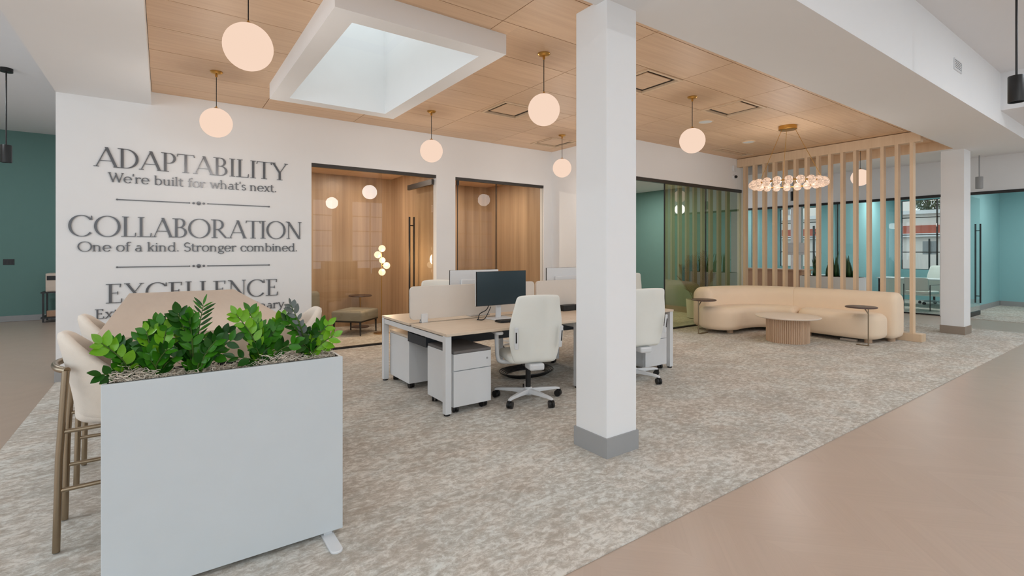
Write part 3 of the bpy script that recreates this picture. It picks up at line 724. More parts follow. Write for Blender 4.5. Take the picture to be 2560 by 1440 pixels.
lettering('wall_lettering', "silver line We're built for what's next. under ADAPTABILITY", "We're built for what's next.", -.53 * S, 1.31 * S, zz(2.305), .112 * S, .105, .04)
lettering('wall_lettering', 'silver letters spelling COLLABORATION on the white wall', 'COLLABORATION', -.885 * S, 1.645 * S, zz(1.652), .24 * S, .112, .024)
lettering('wall_lettering', 'silver line One of a kind. Stronger combined. under COLLABORATION', 'One of a kind. Stronger combined.', -.805 * S, 1.585 * S, zz(1.474), .112 * S, .105, .04)
lettering('wall_lettering', 'silver letters spelling EXCELLENCE half hidden by the table', 'EXCELLENCE', -.55 * S, 1.335 * S, zz(.854), .228 * S, .112, .024)
lettering('wall_lettering', 'lowest silver line starting Ext under EXCELLENCE', 'Extraordinary is our ordinary.', -.65 * S, 1.44 * S, zz(.675), .112 * S, .105, .04)
for z, lb in ((2.098, 'thin silver divider with dots above COLLABORATION'), (1.283, 'thin silver divider with dots above EXCELLENCE')):
    t = thing('lettering_divider', lb, 'divider', (0.386 * S, YW, zz(z)))
    for sg in (-1, 1):
        MB().box(min(sg * .10, sg * .82), max(sg * .10, sg * .82), -0.012, -0.002, -.005, .005).build('bar', 'chrome_letter', t)
        for px_, r in ((sg * .82, .010), (sg * .10, .008), (sg * .055, .014)):
            MB().lathe([(r, .002), (r, .012), (.0001, .013)], 14).build('dot', 'chrome_letter', t, loc=(px_, 0, 0), rot=(R_(90), 0, 0))
    MB().lathe([(.024, .002), (.024, .012), (.0001, .014)], 20).build('dot', 'chrome_letter', t, rot=(R_(90), 0, 0))

# ------------------------------------------------------------------ bench desks
DX, DY = (2.05, 3.66, 5.27), (3.90, 4.69, 5.48)
bd = thing('bench_desk', 'four place white and maple bench desk behind the column', 'desk', (0, 0, 0))
for i in range(2):
    for j in range(2):
        MB().box(DX[i] + .003, DX[i + 1] - .003, DY[j] + (.0 if j == 0 else .03), DY[j + 1] - (.03 if j == 0 else 0), .715, .74).build('desktop', 'desk_maple', bd, bevel=0.003)
for i, x in enumerate(DX):
    x0 = x if i == 0 else (x - .06 if i == 2 else x - .03)
    for y in (DY[0] + .012, DY[2] - .072):
        l_ = MB().box(x0, x0 + .06, y, y + .06, .02, .715).build('leg', 'white_metal', bd, bevel=0.003)
        MB().lathe([(.028, .004), (.028, .02)], 14).build('foot', 'black_plastic', l_, loc=(x0 + .03, y + .03, 0))
    MB().box(x0 + .01, x0 + .05, DY[0] + .072, DY[2] - .072, .655, .705).build('crossbar', 'white_metal', bd)
for y in (DY[0] + .5, DY[2] - .54): MB().box(DX[0] + .06, DX[2] - .06, y, y + .04, .665, .705).build('side_rail', 'white_metal', bd)
for i in range(2):
    a_, b_ = DX[i] + (.07 if i == 0 else .05), DX[i + 1] - .08
    MB().box(a_, b_, 4.46, 4.90, .525, .54).box(a_, b_, 4.46, 4.475, .54, .67).box(a_, b_, 4.885, 4.90, .54, .67).box(a_, a_ + .012, 4.475, 4.885, .54, .62).build('cable_tray', 'tray_metal', bd)
for i, lb in ((0, 'cream fabric desk divider at the left, with the dark monitor in front'), (1, 'cream fabric desk divider running behind the column')):
    t = thing('desk_divider', lb, 'divider', (DX[i], 4.69, .74), 0, 'desk dividers')
    m = MB(); pts = rrect(.0 if i == 0 else .015, 1.595, .035, .375, .045)
    m.loops([[(x, -.014, z) for x, z in pts], [(x, .014, z) for x, z in pts]]); m.build('panel', 'screen_fabric', t, bevel=0.004)
    for x in (.12, 1.42):
        MB().box(x, x + .07, -.026, -.014, .0, .09).box(x, x + .07, .014, .026, .0, .09).box(x, x + .07, -.026, .026, .0, .012).build('clamp', 'white_metal', t, bevel=0.002)
def monitor(x, y, rz, label, w=.645, z0=.895, h=.365):
    t = thing('monitor', label, 'monitor', (x, y, .74), rz, 'desk monitors')
    zb = z0 - .74
    MB().box(-w / 2, w / 2, .002, .018, zb + .002, zb + h - .002).build('housing', 'white_metal', t, bevel=0.004)
    MB().box(-w / 2, w / 2, -.0125, .002, zb, zb + h).build('bezel', 'black_plastic', t)
    MB().box(-w / 2 + .003, w / 2 - .003, -.0145, -.0125, zb + .006, zb + h - .003).build('screen', 'monitor_screen', t)
    MB().box(-.2, .2, .018, .045, zb + .06, zb + .26).build('back_cover', 'white_metal', t, bevel=0.012)
    MB().box(-.03, .03, .05, .075, .01, zb + .2).build('stand', 'white_metal', t, bevel=0.004)
    MB().box(-.13, .13, -.06, .13, .0, .012).build('foot', 'white_metal', t, bevel=0.004)
    return t
monitor(3.005, 4.44, 0, 'dark screened monitor on the front left desk')
monitor(2.96, 4.93, R_(180), 'white backed monitor behind the left divider')
monitor(4.36, 4.93, R_(180), 'white backed monitor beside the left edge of the column')
MB_c = MB().tube(catmull([(2.9, 4.52, .90), (2.87, 4.53, .84), (2.80, 4.55, .80), (2.76, 4.52, .752), (2.72, 4.47, .752), (2.78, 4.44, .752), (2.86, 4.49, .80), (2.92, 4.52, .87)], 6), .005, 6)
tag(MB_c.build('monitor_cable', 'black_plastic', smooth=True), 'black looped cable hanging under the dark monitor', 'cable')
def keyboard(x, y, rz, label):
    t = thing('keyboard', label, 'keyboard', (x, y, .74), rz, 'keyboards')
    MB().box(-.22, .22, -.065, .065, .002, .016).build('case', 'black_plastic', t, bevel=0.004)
    k = MB()
    for r in range(5):
        for c in range(15): k.box(-.212 + .0285 * c, -.212 + .0285 * c + .024, -.058 + .0235 * r, -.058 + .0235 * r + .019, .016, .022)
    k.build('keys', 'black_metal', t)['kind'] = 'stuff'
keyboard(3.04, 4.22, R_(-4), 'black keyboard on the desk below the dark monitor')
t = thing('laptop_dock', 'small black box standing against the divider beside the column', 'dock', (4.05, 4.6, .74))
MB().box(-.05, .2, -.05, .05, 0, .07).build('case', 'black_plastic', t, bevel=0.006)
MB().box(.0, .12, -.052, -.049, .02, .05).build('front', 'black_metal', t)
t = thing('mouse', 'flat black mouse near the front edge by the column', 'mouse', (3.52, 4.12, .74), R_(-10))
pillow(rrect(-.035, .035, -.055, .055, .03), 0.001, .028, .014, .003).build('body', 'black_plastic', t, smooth=True)
MB().box(-.003, .003, .02, .045, .027, .031).build('wheel', 'black_metal', t)
coil = MB()
for q in range(5):
    r = .24 + .02 * q
    coil.tube([(3.56 + r * 1.1 * math.cos(a), 4.72 + r * .8 * math.sin(a), .012 + .011 * q + .004 * math.sin(3 * a)) for a in (2 * math.pi * k / 36 for k in range(37))], .008, 6, False)
tag(coil.build('cable_coil', 'black_plastic', smooth=True), 'coil of black cable lying under the desk behind the chair', 'cable')
cst = MB()
for sx in (-.016, .016): cst.tube([(sx - .011, 0, .034), (sx + .011, 0, .034)], .033, 18)
cst.box(-.008, .008, -.012, .03, .03, .074)
cst_m = cst.mesh('caster', 'black_plastic', 40)
def pedestal(x, y, rz, label, top='dark_cloth', lock=True):
    """drawers face local -y; origin under the middle"""
    t = thing('mobile_pedestal', label, 'cabinet', (x, y, 0), rz, 'mobile pedestals under the desks')
    MB().box(-.2, .2, -.245, .27, .065, .545).build('body', 'white_metal', t, bevel=0.004)
    d = MB().box(-.2, .2, -.266, -.247, .395, .545).build('drawer', 'white_metal', t, bevel=0.003)
    MB().lathe([(.009, .266), (.009, .27), (.0001, .2705)], 12).build('lock', 'base_grey', d, loc=(.155, 0, .475), rot=(R_(90), 0, 0))
    d = MB().box(-.2, .2, -.266, -.247, .068, .388).build('drawer', 'white_metal', t, bevel=0.003)
    MB().box(-.2, .2, -.268, .268, .546, .573).build('cushion' if top == 'dark_cloth' else 'top', top, t, bevel=0.008)
    for sx in (-.15, .15):
        for sy in (-.2, .21): inst(cst_m, 'caster', t, (sx, sy, .004), (0, 0, R_(random.uniform(-40, 40))))
    return t
pedestal(2.335, 4.185, 0, 'white two drawer pedestal with grey cushion under the nearest desk corner')
pedestal(2.335, 5.175, R_(180), 'white pedestal with peach wooden top under the far left desk', 'desk_maple')
pedestal(4.95, 4.185, 0, 'white two drawer pedestal at the right end of the bench desk')
pedestal(4.05, 5.195, R_(180), 'pedestal in shade under the far desk left of the column', 'desk_maple')

# ------------------------------------------------------------------ task chairs
def task_chair(label):
    """faces local +y"""
    t = thing('task_chair', label, 'office chair', (0, 0, 0), 0, 'white task chairs')
    hub = MB().lathe([(.03, .05), (.042, .06), (.042, .12), (.03, .13)], 20).build('hub', 'white_metal', t, smooth=True)
    for k in range(5):
        a = R_(3 + 72 * k); c, s_ = math.cos(a), math.sin(a)
        m = MB(); L = []
        for d, w, z0, z1 in ((.03, .026, .065, .115), (.15, .024, .075, .112), (.30, .02, .078, .102), (.345, .016, .072, .092)):
            L.append([(c * d - s_ * q, s_ * d + c * q, z) for q, z in ((-w, z0), (w, z0), (w * .8, z1), (-w * .8, z1))])
        m.loops(L); arm = m.build('base_arm', 'white_metal', t, bevel=0.006)
        inst(cst_m, 'caster', arm, (c * .33, s_ * .33, .001), (0, 0, R_(random.uniform(0, 360))))
    MB().tube([(0, 0, .11), (0, 0, .36)], .026, 16).build('gas_post', 'black_plastic', t, smooth=True)
    MB().box(-.07, .07, -.12, .14, .35, .40).build('mechanism', 'black_plastic', t, bevel=0.01)
    MB().box(-.075, .075, -.26, -.1, .345, .41).build('back_bracket', 'white_metal', t, bevel=0.018)
    lv = MB().tube([(.06, .05, .375), (.24, .05, .37)], .008, 8); lv.tube([(.24, .05, .37), (.30, .05, .37)], .017, 10); lv.build('lever', 'black_plastic', t, smooth=True)
    pillow(rrect(-.245, .245, -.21, .28, .1, 6), .405, .485, .04, .03).build('seat', 'chair_fabric', t, smooth=True)
    def hw(v): return .215 + .055 * math.sin(math.pi * min(1, v * 1.1)) + .005 * v
    def surf(off):
        def fn(u, v):
            q = 2 * u - 1; w = hw(v)
            y = -.215 - .10 * v + .05 * math.sin(math.pi * v) * .4 + .055 * q * q
            return (q * w, y - off, 0.41 + .65 * v + .012 * (1 - q * q))
        return fn
    bk = grid_shell(surf(0), surf(.045), 6, 8).build('backrest', 'chair_fabric', t, smooth='full', subs=2)
    for s_ in (-1, 1):
        MB().box(-.018, .018, -.012, .006, -.10, .11).build('slot_bezel', 'white_metal', t, bevel=0.01, loc=(s_ * .222, -.292, .66), rot=(R_(6), 0, s_ * R_(22)))
        MB().box(-.006, .006, -.0145, -.006, -.035, .065).build('slot', 'black_plastic', t, loc=(s_ * .222, -.292, .66), rot=(R_(6), 0, s_ * R_(22)))
        ar = MB().tube(catmull([(s_ * .1, 0.0, .385), (s_ * .26, .03, .39), (s_ * .302, .04, .43), (s_ * .312, .04, .56), (s_ * .315, .04, .672)], 5), .021, 10).build('arm_post', 'white_metal', t, smooth=True)
        pillow(rrect(s_ * .315 - .042, s_ * .315 + .042, -.08, .16, .035), .668, .698, .014, .01).build('arm_pad', 'base_grey' if False else 'white_metal', t, smooth=True)
    return t
c1 = task_chair('white task chair in front of the desk left of the column')
c1.location = (2.96, 3.90, 0.004); c1.rotation_euler = (0, 0, R_(-17))
dup(c1, (4.44, 3.84, 0.004), R_(-15), 'white task chair half hidden by the right edge of the column')
dup(c1, (3.10, 6.02, 0.004), R_(168), 'task chair behind the left divider, only its top showing')
dup(c1, (4.42, 6.05, 0.004), R_(184), 'task chair behind the dividers right of the dark monitor, top edge showing')
dup(c1, (7.24, 6.5, 0.004), R_(-25), 'cream task chair inside the teal room, above the chair by the column')

# ------------------------------------------------------------------ sofa, tables
BP = catmull([(9.74, 2.87), (9.74, 3.25), (9.745, 3.7), (9.72, 4.25), (9.6, 4.8), (9.3, 5.22), (8.8, 5.44), (8.2, 5.50)], 8)
def band(path, half, r0, r1):
    """closed outline around a centre path with rounded ends of depth r0, r1"""
    n = len(path); nm = []
    for i in range(n):
        d = (path[min(i + 1, n - 1)] - path[max(i - 1, 0)]).normalized(); nm.append(Vector((-d.y, d.x)))
    out = []
    for i in range(n): out.append(path[i] + nm[i] * half)
    d = (path[-1] - path[-2]).normalized(); m = 8
    for k in range(1, m):
        a = math.pi * k / m; sa = math.copysign(abs(math.sin(a)) ** .55, math.sin(a)); ca = math.copysign(abs(math.cos(a)) ** .55, math.cos(a))
        out.append(path[-1] + nm[-1] * half * ca + d * r1 * sa)
    for i in range(n - 1, -1, -1): out.append(path[i] - nm[i] * half)
    d = (path[0] - path[1]).normalized()
    for k in range(1, m):
        a = math.pi * k / m; sa = abs(math.sin(a)) ** .55; ca = math.copysign(abs(math.cos(a)) ** .55, math.cos(a))
        out.append(path[0] - nm[0] * half * ca + d * r0 * sa)
    return out
so = thing('curved_sofa', 'long curved beige sofa in front of the slat screen', 'sofa')
kk = 27
def sweep_back(path, half, z0, z1, e0, e1):
    def prof(ins):
        h = half - ins; a, b = z0 + ins, z1 - ins; r = min(.16, h * .8); rb = min(.07, h * .4); q = []
        for cx, cz, rr_, a0 in ((h - r, b - r, r, 0), (-h + r, b - r, r, 90), (-h + rb, a + rb, rb, 180), (h - rb, a + rb, rb, 270)):
            for k in range(7):
                t_ = R_(a0 + 15 * k); q.append((cx + rr_ * math.cos(t_), cz + rr_ * math.sin(t_)))
        return q
    n = len(path); L = []
    def ring(p, d, ins):
        nn = Vector((-d.y, d.x)); return [(p.x + nn.x * o_, p.y + nn.y * o_, z) for o_, z in prof(ins)]
    d = (path[1] - path[0]).normalized()
    for k in range(6):
        a = R_(18 * k); L.append(ring(path[0] + d * (e0 * (1 - math.sin(a))) , d, e0 * (1 - math.cos(R_(90 - 18 * k)))))
    for i in range(1, n - 1):
        d = (path[i + 1] - path[i - 1]).normalized()
        if (path[i] - path[0]).length > e0 * 1.05 and (path[i] - path[-1]).length > e1 * 1.05: L.append(ring(path[i], d, 0))
    d = (path[-1] - path[-2]).normalized(); K = []
    for k in range(6):
        K.append(ring(path[-1] - d * (e1 * (1 - math.sin(R_(18 * k)))), d, e1 * (1 - math.cos(R_(18 * k)))))
    K = [ring(path[-1] - d * (e1 * (1 - math.sin(R_(18 * k)))), d, e1 * (1 - math.cos(R_(18 * k)))) for k in range(6)]
    L = [ring(path[0] + (path[1] - path[0]).normalized() * (e0 * (1 - math.sin(R_(18 * k)))), (path[1] - path[0]).normalized(), e0 * (1 - math.cos(R_(18 * k)))) for k in range(5, -1, -1)] + L[6:] + K
    return MB().loops(L)
sweep_back(BP[:kk + 1], .205, .06, .80, .09, .012).build('back_cushion', 'sofa_fabric', so, smooth=60)
sweep_back(BP[kk:], .205, .06, .80, .012, .13).build('back_cushion', 'sofa_fabric', so, smooth=60)
seatR = [(9.3, 2.97), (9.12, 3.03), (9.04, 3.18), (9.03, 3.45), (9.04, 3.8), (9.05, 4.0), (9.10, 4.13), (9.22, 4.21), (9.42, 4.26), (9.58, 4.24), (9.66, 4.1), (9.68, 3.8), (9.68, 3.4), (9.67, 3.12), (9.5, 2.98)]
seatL = [(9.22, 4.235), (9.13, 4.30), (9.12, 4.45), (9.05, 4.63), (8.88, 4.76), (8.6, 4.80), (8.3, 4.79), (8.06, 4.90), (7.96, 5.12), (8.0, 5.36), (8.2, 5.45), (8.7, 5.40), (9.12, 5.24), (9.42, 4.95), (9.6, 4.65), (9.64, 4.42), (9.56, 4.29), (9.4, 4.265)]
pillow(catmull(seatR, 5, True), .07, .47, .11, .09, 6).build('seat_cushion', 'sofa_fabric', so, smooth=60)
pillow(catmull(seatL, 5, True), .07, .47, .11, .09, 6).build('seat_cushion', 'sofa_fabric', so, smooth=60)
for x, y in ((9.26, 3.16), (9.22, 4.05), (8.34, 4.98), (8.35, 5.4), (9.74, 3.0), (9.7, 4.5)):
    MB().lathe([(.055, .004), (.055, .10)], 20, (x, y, 0)).build('foot', 'base_oak', so, smooth=True)
ctc = at_z(1969, 789, .42)
ct = thing('coffee_table', 'round coffee table with pale top and fluted oak drum base', 'coffee table', (ctc.x, ctc.y, 0))
MB().lathe([(.0001, .39), (.44, .39), (.475, .40), (.48, .41), (.47, .42), (.0001, .42)], 64).build('top', 'travertine', ct, smooth=30)
NF = 64; fl = []
for k in range(NF):
    a0 = 2 * math.pi * k / NF; da = 2 * math.pi / NF
    for q, r in ((0, .300), (.18, .312), (.5, .317), (.82, .312)): fl.append((r * math.cos(a0 + da * q), r * math.sin(a0 + da * q)))
MB().prism(fl, .004, .39).build('fluted_base', 'base_oak', ct)
def side_table(x, y, tx, ty, rz, label):
    t = thing('side_table', label, 'side table', (x, y, 0), 0, 'sofa side tables')
    MB().lathe([(.0001, .59), (.205, .59), (.215, .597), (.213, .607), (.205, .612), (.0001, .612)], 40, (tx, ty, 0)).build('top', 'walnut', t, smooth=30)
    MB().tube([(0, 0, .012), (0, 0, .59)], .009, 10).build('stem', 'champagne_metal', t, smooth=True)
    MB().box(min(0, tx) - .012, max(0, tx * 1.6) + .012, min(0, ty * 1.6) - .012, max(0, ty * 1.6) + .012, .004, .014).build('base_plate', 'champagne_metal', t, bevel=.002)
    MB().tube([(0, 0, .5), (tx * .6, ty * .6, .592)], .008, 8).build('bracket', 'champagne_metal', t, smooth=True)
side_table(7.78, 5.24, .13, -.02, 0, 'thin side table with dark round top at the left end of the sofa')
p = at_z(2171, 861, 0)
side_table(8.93, p.y * 8.93 / p.x, -.02, .09, 0, 'thin side table with dark round top at the right end of the sofa')
t = thing('floor_box', 'flat pale power strip lying under the sofa edge', 'power strip', (9.22, 3.42, 0.004), R_(90))
MB().box(-.12, .12, -.03, .03, 0, .03).build('case', 'printer_body', t, bevel=.004)
MB().box(-.1, .1, -.02, .02, .03, .032).build('sockets', 'white_laminate', t)

# ------------------------------------------------------------------ bar table, stools
bt = thing('bar_table', 'bar height oak table behind the planter', 'table', (0, 0, 0))
TX0, TX1, TY0, TY1, TZ = -.275, .655, 3.12, 6.30, 1.05
MB().box(TX0, TX1, TY0, TY1, TZ - .038, TZ).build('tabletop', 'table_oak', bt, bevel=.003)
for y in (TY0 + .01, TY1 - .07): MB().box(TX0 + .10, TX1 - .10, y, y + .06, .004, TZ - .04).build('end_panel', 'table_oak', bt, bevel=.003)
MB().box(.14, .24, TY0 + .08, TY1 - .08, TZ - .2, TZ - .04).build('spine', 'table_oak', bt)
def stool(label):
    """faces local +x; origin on the floor"""
    t = thing('bar_stool', label, 'bar stool', (0, 0, 0), 0, 'cream bar stools')
    def shell(inner):
        def fn(u, v):
            a = R_(-118 + 236 * u) ; k = abs(2 * u - 1)
            top = 1.06 - .30 * max(0, k - .18) ** 1.25 * 1.35
            z = .60 + (top - .60) * v
            ry = (.20 + .035 * v) - inner; rx = (.185 + .085 * v ** 1.3) - inner
            if inner and v > .98: pass
            return (-.0 - rx * math.cos(a) + .02, ry * math.sin(a), z + (.02 if inner and v < .05 else 0))
        return fn
    grid_shell(shell(0), shell(.055), 20, 7).build('shell', 'cream_boucle', t, smooth='full', subs=1)
    pillow([(.20 * math.cos(R_(a)) + .03, .20 * math.sin(R_(a))) for a in range(0, 360, 12)], .59, .70, .04, .03).build('seat_cushion', 'cream_boucle', t, smooth=60)
    lm = 'champagne_metal'
    for sy in (-1, 1):
        MB().tube([(-.225, sy * .185, .005), (-.215, sy * .183, .45), (-.19, sy * .178, .885)], .0155, 12).build('leg', lm, t, smooth=True)
        MB().tube([(.19, sy * .19, .005), (.165, sy * .17, .585)], .0155, 12).build('leg', lm, t, smooth=True)
        MB().tube([(-.218, sy * .184, .30), (.178, sy * .18, .30)], .0105, 10).build('foot_rail', lm, t, smooth=True)
        MB().tube([(-.206, sy * .181, .585), (.165, sy * .17, .585)], .0105, 10).build('seat_rail', lm, t, smooth=True)
    MB().tube([(.178, -.18, .30), (.178, .18, .30)], .0115, 10).build('foot_rail', lm, t, smooth=True)
    MB().tube(catmull([(-.185, -.182, .885), (-.225, -.12, .888), (-.246, 0, .89), (-.225, .12, .888), (-.185, .182, .885)], 6), .016, 12).build('back_rail', lm, t, smooth=True)
    return t
s1 = stool('cream bar stool nearest the viewer at the left of the planter')
s1.location = (-.205, 3.445, 0.004); s1.rotation_euler = (0, 0, R_(2))
dup(s1, (-.215, 4.285, 0.004), 0, 'second cream bar stool behind the nearest one on the left')
dup(s1, (.735, 3.86, 0.004), R_(180), 'cream bar stool on the far side of the table, behind the right leaves')

# ------------------------------------------------------------------ planter with plants
PX0, PX1, PYF, PYB, PZ = -.205, .768, 2.61, 2.85, .93
pl = thing('planter_box', 'tall white planter divider in the left foreground', 'planter', (0, 0, 0))
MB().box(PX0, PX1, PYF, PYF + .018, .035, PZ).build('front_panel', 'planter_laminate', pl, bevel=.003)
MB().box(PX0, PX1, PYB - .018, PYB, .035, PZ - .003).build('back_panel', 'white_laminate', pl, bevel=.003)
for x in (PX0, PX1 - .018): MB().box(x, x + .018, PYF + .018, PYB - .018, .035, PZ - .003).build('side_panel', 'white_laminate', pl)
MB().box(PX0 + .018, PX1 - .018, PYF + .018, PYB - .018, .70, .865).build('soil', 'soil', pl)
MB().box(PX0 + .018, PX1 - .018, PYF + .018, PYB - .018, .035, .06).build('bottom_panel', 'white_laminate', pl)
for x in (PX0 + .06, PX1 - .07):
    pillow(rrect(x - .03, x + .03, PYF - .16, PYB + .16, .028), .004, .016, .004, .002).box(x - .02, x + .02, PYF + .02, PYB - .02, .012, .036).build('foot', 'white_metal', pl)
lin_ = MB()
for x0, x1, y0, y1 in ((PX0 + .018, PX1 - .018, PYF + .018, PYF + .021), (PX0 + .018, PX1 - .018, PYB - .021, PYB - .018), (PX0 + .018, PX0 + .021, PYF + .021, PYB - .021), (PX1 - .021, PX1 - .018, PYF + .021, PYB - .021)):
    lin_.box(x0, x1, y0, y1, .8, PZ + .001)
lin_.build('liner', 'black_plastic', pl)
mo = MB(); rr = random.Random(3)
def hump(x): return .018 * math.sin((x - PX0) * 9 + 1) + .012 * math.sin((x - PX0) * 21)
for k in range(2600):
    x, y = rr.uniform(PX0 + .03, PX1 - .03), rr.uniform(PYF + .03, PYB - .03)
    z = .905 + hump(x) + rr.uniform(-.03, .04) * (1 - abs((y - 2.73) / .12) * .5)
    a = rr.uniform(0, 6.28); L = rr.uniform(.02, .05); pts = []
    for q in range(5):
        pts.append((min(max(x, PX0 + .024), PX1 - .024), min(max(y, PYF + .024), PYB - .024), z))
        a += rr.uniform(-1.1, 1.1); x += math.cos(a) * L / 2; y += math.sin(a) * L / 2; z += rr.uniform(-.012, .012)
    mo.tube(pts, rr.uniform(.0010, .0019), 3, False)
mo_o = mo.build('moss', 'moss', pl, smooth='full'); mo_o['kind'] = 'stuff'

def leaf_mesh(mat, bend):
    m = MB(); n = 7; L = []
    for i in range(n + 1):
        t = i / n; w = .25 * math.sin(math.pi * t ** .85) ** .8 if 0 < t < 1 else 0.0
        z = bend * t * t
        L.append([(-w, t, z + .10 * w), (0, t, z - .03 * math.sin(math.pi * t)), (w, t, z + .10 * w)])
    for i in range(n):
        k = len(m.v); m.v += L[i] + L[i + 1]
        m.f += [(k, k + 1, k + 4, k + 3), (k + 1, k + 2, k + 5, k + 4)]
    return m.mesh('leaf', mat, 'full')
LEAF = {mt: [leaf_mesh(mt, b) for b in (-.12, .05, .15)] for mt in ('leaf_dark', 'leaf_mid', 'leaf_bright', 'leaf_grey')}
def zz_plant(label, base, stalks, seed):
    """base: pixel where it leaves the moss; stalks: (tip pixel, material)"""
    q = random.Random(seed)
    b0 = at_y(base[0], base[1], 2.735); b0.z = .90
    t = thing('zz_plant', label, 'plant', b0, 0, 'plants in the white planter')
    for (tx, ty, mt) in stalks:
        fern = mt == 'feather'; mt = 'leaf_dark' if fern else mt
        Yt = 2.735 + q.uniform(-.09, .07)
        tip = at_y(tx, ty + 20, Yt) - b0
        st = Vector((q.uniform(-.03, .03), q.uniform(-.03, .03), -.03))
        mid = st.lerp(tip, .5) + Vector((-tip.x * .18, 0, .02))
        pts = catmull([st, mid, tip], 8)
        sk_ = MB().tube(pts, [.0055 * (1 - .75 * i / (len(pts) - 1)) for i in range(len(pts))], 6).build('stalk', 'stem_green', t, smooth=True)
        ln = (tip - st).length; nl = max(5, int(ln / (.015 if fern else .022))); sgn = 1
        for k in range(nl + 1):
            f = .22 + .78 * k / nl; i = f * (len(pts) - 1); a = int(min(i, len(pts) - 2)); fr = i - a
            p_ = pts[a].lerp(pts[a + 1], fr); d = (pts[a + 1] - pts[a]).normalized()
            sgn = -sgn
            sd = d.cross(Vector((0.1, -1, .15))).normalized() * sgn
            sd = (sd + Vector((q.uniform(-.3, .3), q.uniform(-.55, .25), q.uniform(-.1, .3))) * (.15 if fern else 1)).normalized()
            dr = (sd * (.9 if k < nl else .1) + d * .85).normalized()
            nz_ = (Vector((0, -.8, .6)) + Vector((q.uniform(-.5, .5), q.uniform(-.3, .3), q.uniform(-.3, .3))))
            xx_ = dr.cross(nz_).normalized(); z_ = xx_.cross(dr).normalized()
            Ls = q.uniform(.050, .074) * (.8 if mt == 'leaf_grey' else 1) * (1.0 if f < .9 else .85)
            M = Matrix((xx_, dr, z_)).transposed().to_4x4()
            mm = mt if q.random() < .75 else {'leaf_dark': 'leaf_mid', 'leaf_mid': 'leaf_dark', 'leaf_bright': 'leaf_mid', 'leaf_grey': 'leaf_grey'}[mt]
            inst(LEAF[mm][q.randrange(3)], 'leaf', sk_, p_, M.to_euler(), (Ls * (.42 if fern else q.uniform(.95, 1.25)), Ls, Ls))
Dk, Md, Br, Gy = 'leaf_dark', 'leaf_mid', 'leaf_bright', 'leaf_grey'
zz_plant('glossy green plant at the left end of the planter', (322, 945), [(254, 838, Br), (286, 836, Md), (306, 846, Dk), (254, 916, Dk), (328, 858, Dk), (343, 870, Md), (300, 905, Dk), (352, 905, Md)], 1)
zz_plant('bushy bright green plant second from the left in the planter', (385, 935), [(389, 788, Md), (402, 793, Dk), (350, 832, Md), (366, 808, Br), (416, 802, Br), (450, 800, Br), (420, 850, Md), (375, 880, Md), (440, 870, Dk)], 2)
zz_plant('tallest green plant with one long feathery stalk in the middle left of the planter', (482, 925), [(445, 764, Dk), (474, 776, Md), (508, 742, 'feather'), (582, 829, Dk), (565, 812, Dk), (552, 862, Md), (540, 830, Dk), (520, 860, Md), (455, 830, Dk), (500, 870, Dk)], 3)
zz_plant('bright green plant right of the gap in the planter', (662, 895), [(590, 765, Br), (624, 760, Br), (652, 792, Md), (705, 776, Br), (588, 872, Dk), (620, 806, Dk), (734, 836, Dk), (690, 800, Md), (640, 850, Dk), (700, 850, Dk)], 4)
zz_plant('green plant with a grey stalk at the right end of the planter', (772, 882), [(718, 780, Md), (727, 742, Gy), (803, 788, Md), (820, 792, Br), (833, 820, Br), (782, 816, Dk), (750, 800, Md), (760, 840, Dk), (812, 850, Br)], 5)

# ------------------------------------------------------------------ lounge room furniture
def cushion(w, d, h, r=.05):
    return pillow(rrect(-w / 2, w / 2, -d / 2, d / 2, min(r * 1.6, w / 2 - .01, d / 2 - .01), 5), 0, h, r, r * .6)
ot = thing('ottoman', 'grey upholstered ottoman on dark legs inside the lounge', 'ottoman', (2.83, 8.86, 0), R_(43))
pillow(rrect(-.32, .32, -.29, .29, .03), .26, .43, .045, .012).build('cushion', 'grey_upholstery', ot, smooth=60)
MB().box(-.31, .31, -.28, .28, .235, .262).build('frame', 'black_metal', ot)
for sx in (-.28, .28):
    for sy in (-.25, .25): MB().tube([(sx, sy, .24), (sx * 1.02, sy * 1.02, .004)], [.02, .012], 8).build('leg', 'black_metal', ot, smooth=True)
ac = thing('armchair', 'grey lounge armchair seen through the left glass', 'armchair', (1.95, 9.2, 0), R_(-10))
pillow(rrect(-.36, .36, -.36, .36, .08), .22, .44, .07, .03).build('seat', 'grey_upholstery', ac, smooth=60)
pillow(rrect(-.36, .36, .22, .42, .08), .40, .74, .07, .03).build('backrest', 'grey_upholstery', ac, smooth=60)
pillow(rrect(-.46, -.34, -.34, .38, .05), .2, .60, .05, .03).build('arm', 'grey_upholstery', ac, smooth=60)
for sx in (-.32, .32):
    for sy in (-.3, .3): MB().tube([(sx, sy, .24), (sx, sy, .004)], [.02, .013], 8).build('leg', 'black_metal', ac, smooth=True)
st_ = thing('pedestal_table', 'small dark round table behind the ottoman', 'side table', (3.12, 9.48, 0))
MB().lathe([(.0001, .60), (.21, .60), (.22, .61), (.21, .625), (.0001, .625)], 32).build('top', 'walnut', st_, smooth=30)
MB().tube([(0, 0, .02), (0, 0, .6)], .014, 10).build('stem', 'brass', st_, smooth=True)
MB().lathe([(.17, .004), (.17, .02), (.0001, .024)], 32).build('base', 'walnut', st_, smooth=30)
fl = thing('floor_lamp', 'floor lamp with five glowing globes in the lounge', 'floor lamp', (3.20, 8.55, 0))
MB().lathe([(.14, .004), (.14, .02), (.0001, .024)], 32).build('base', 'brass', fl, smooth=30)
MB().tube([(0, 0, .02), (0, 0, 1.53)], .008, 8).build('pole', 'brass', fl, smooth=True)
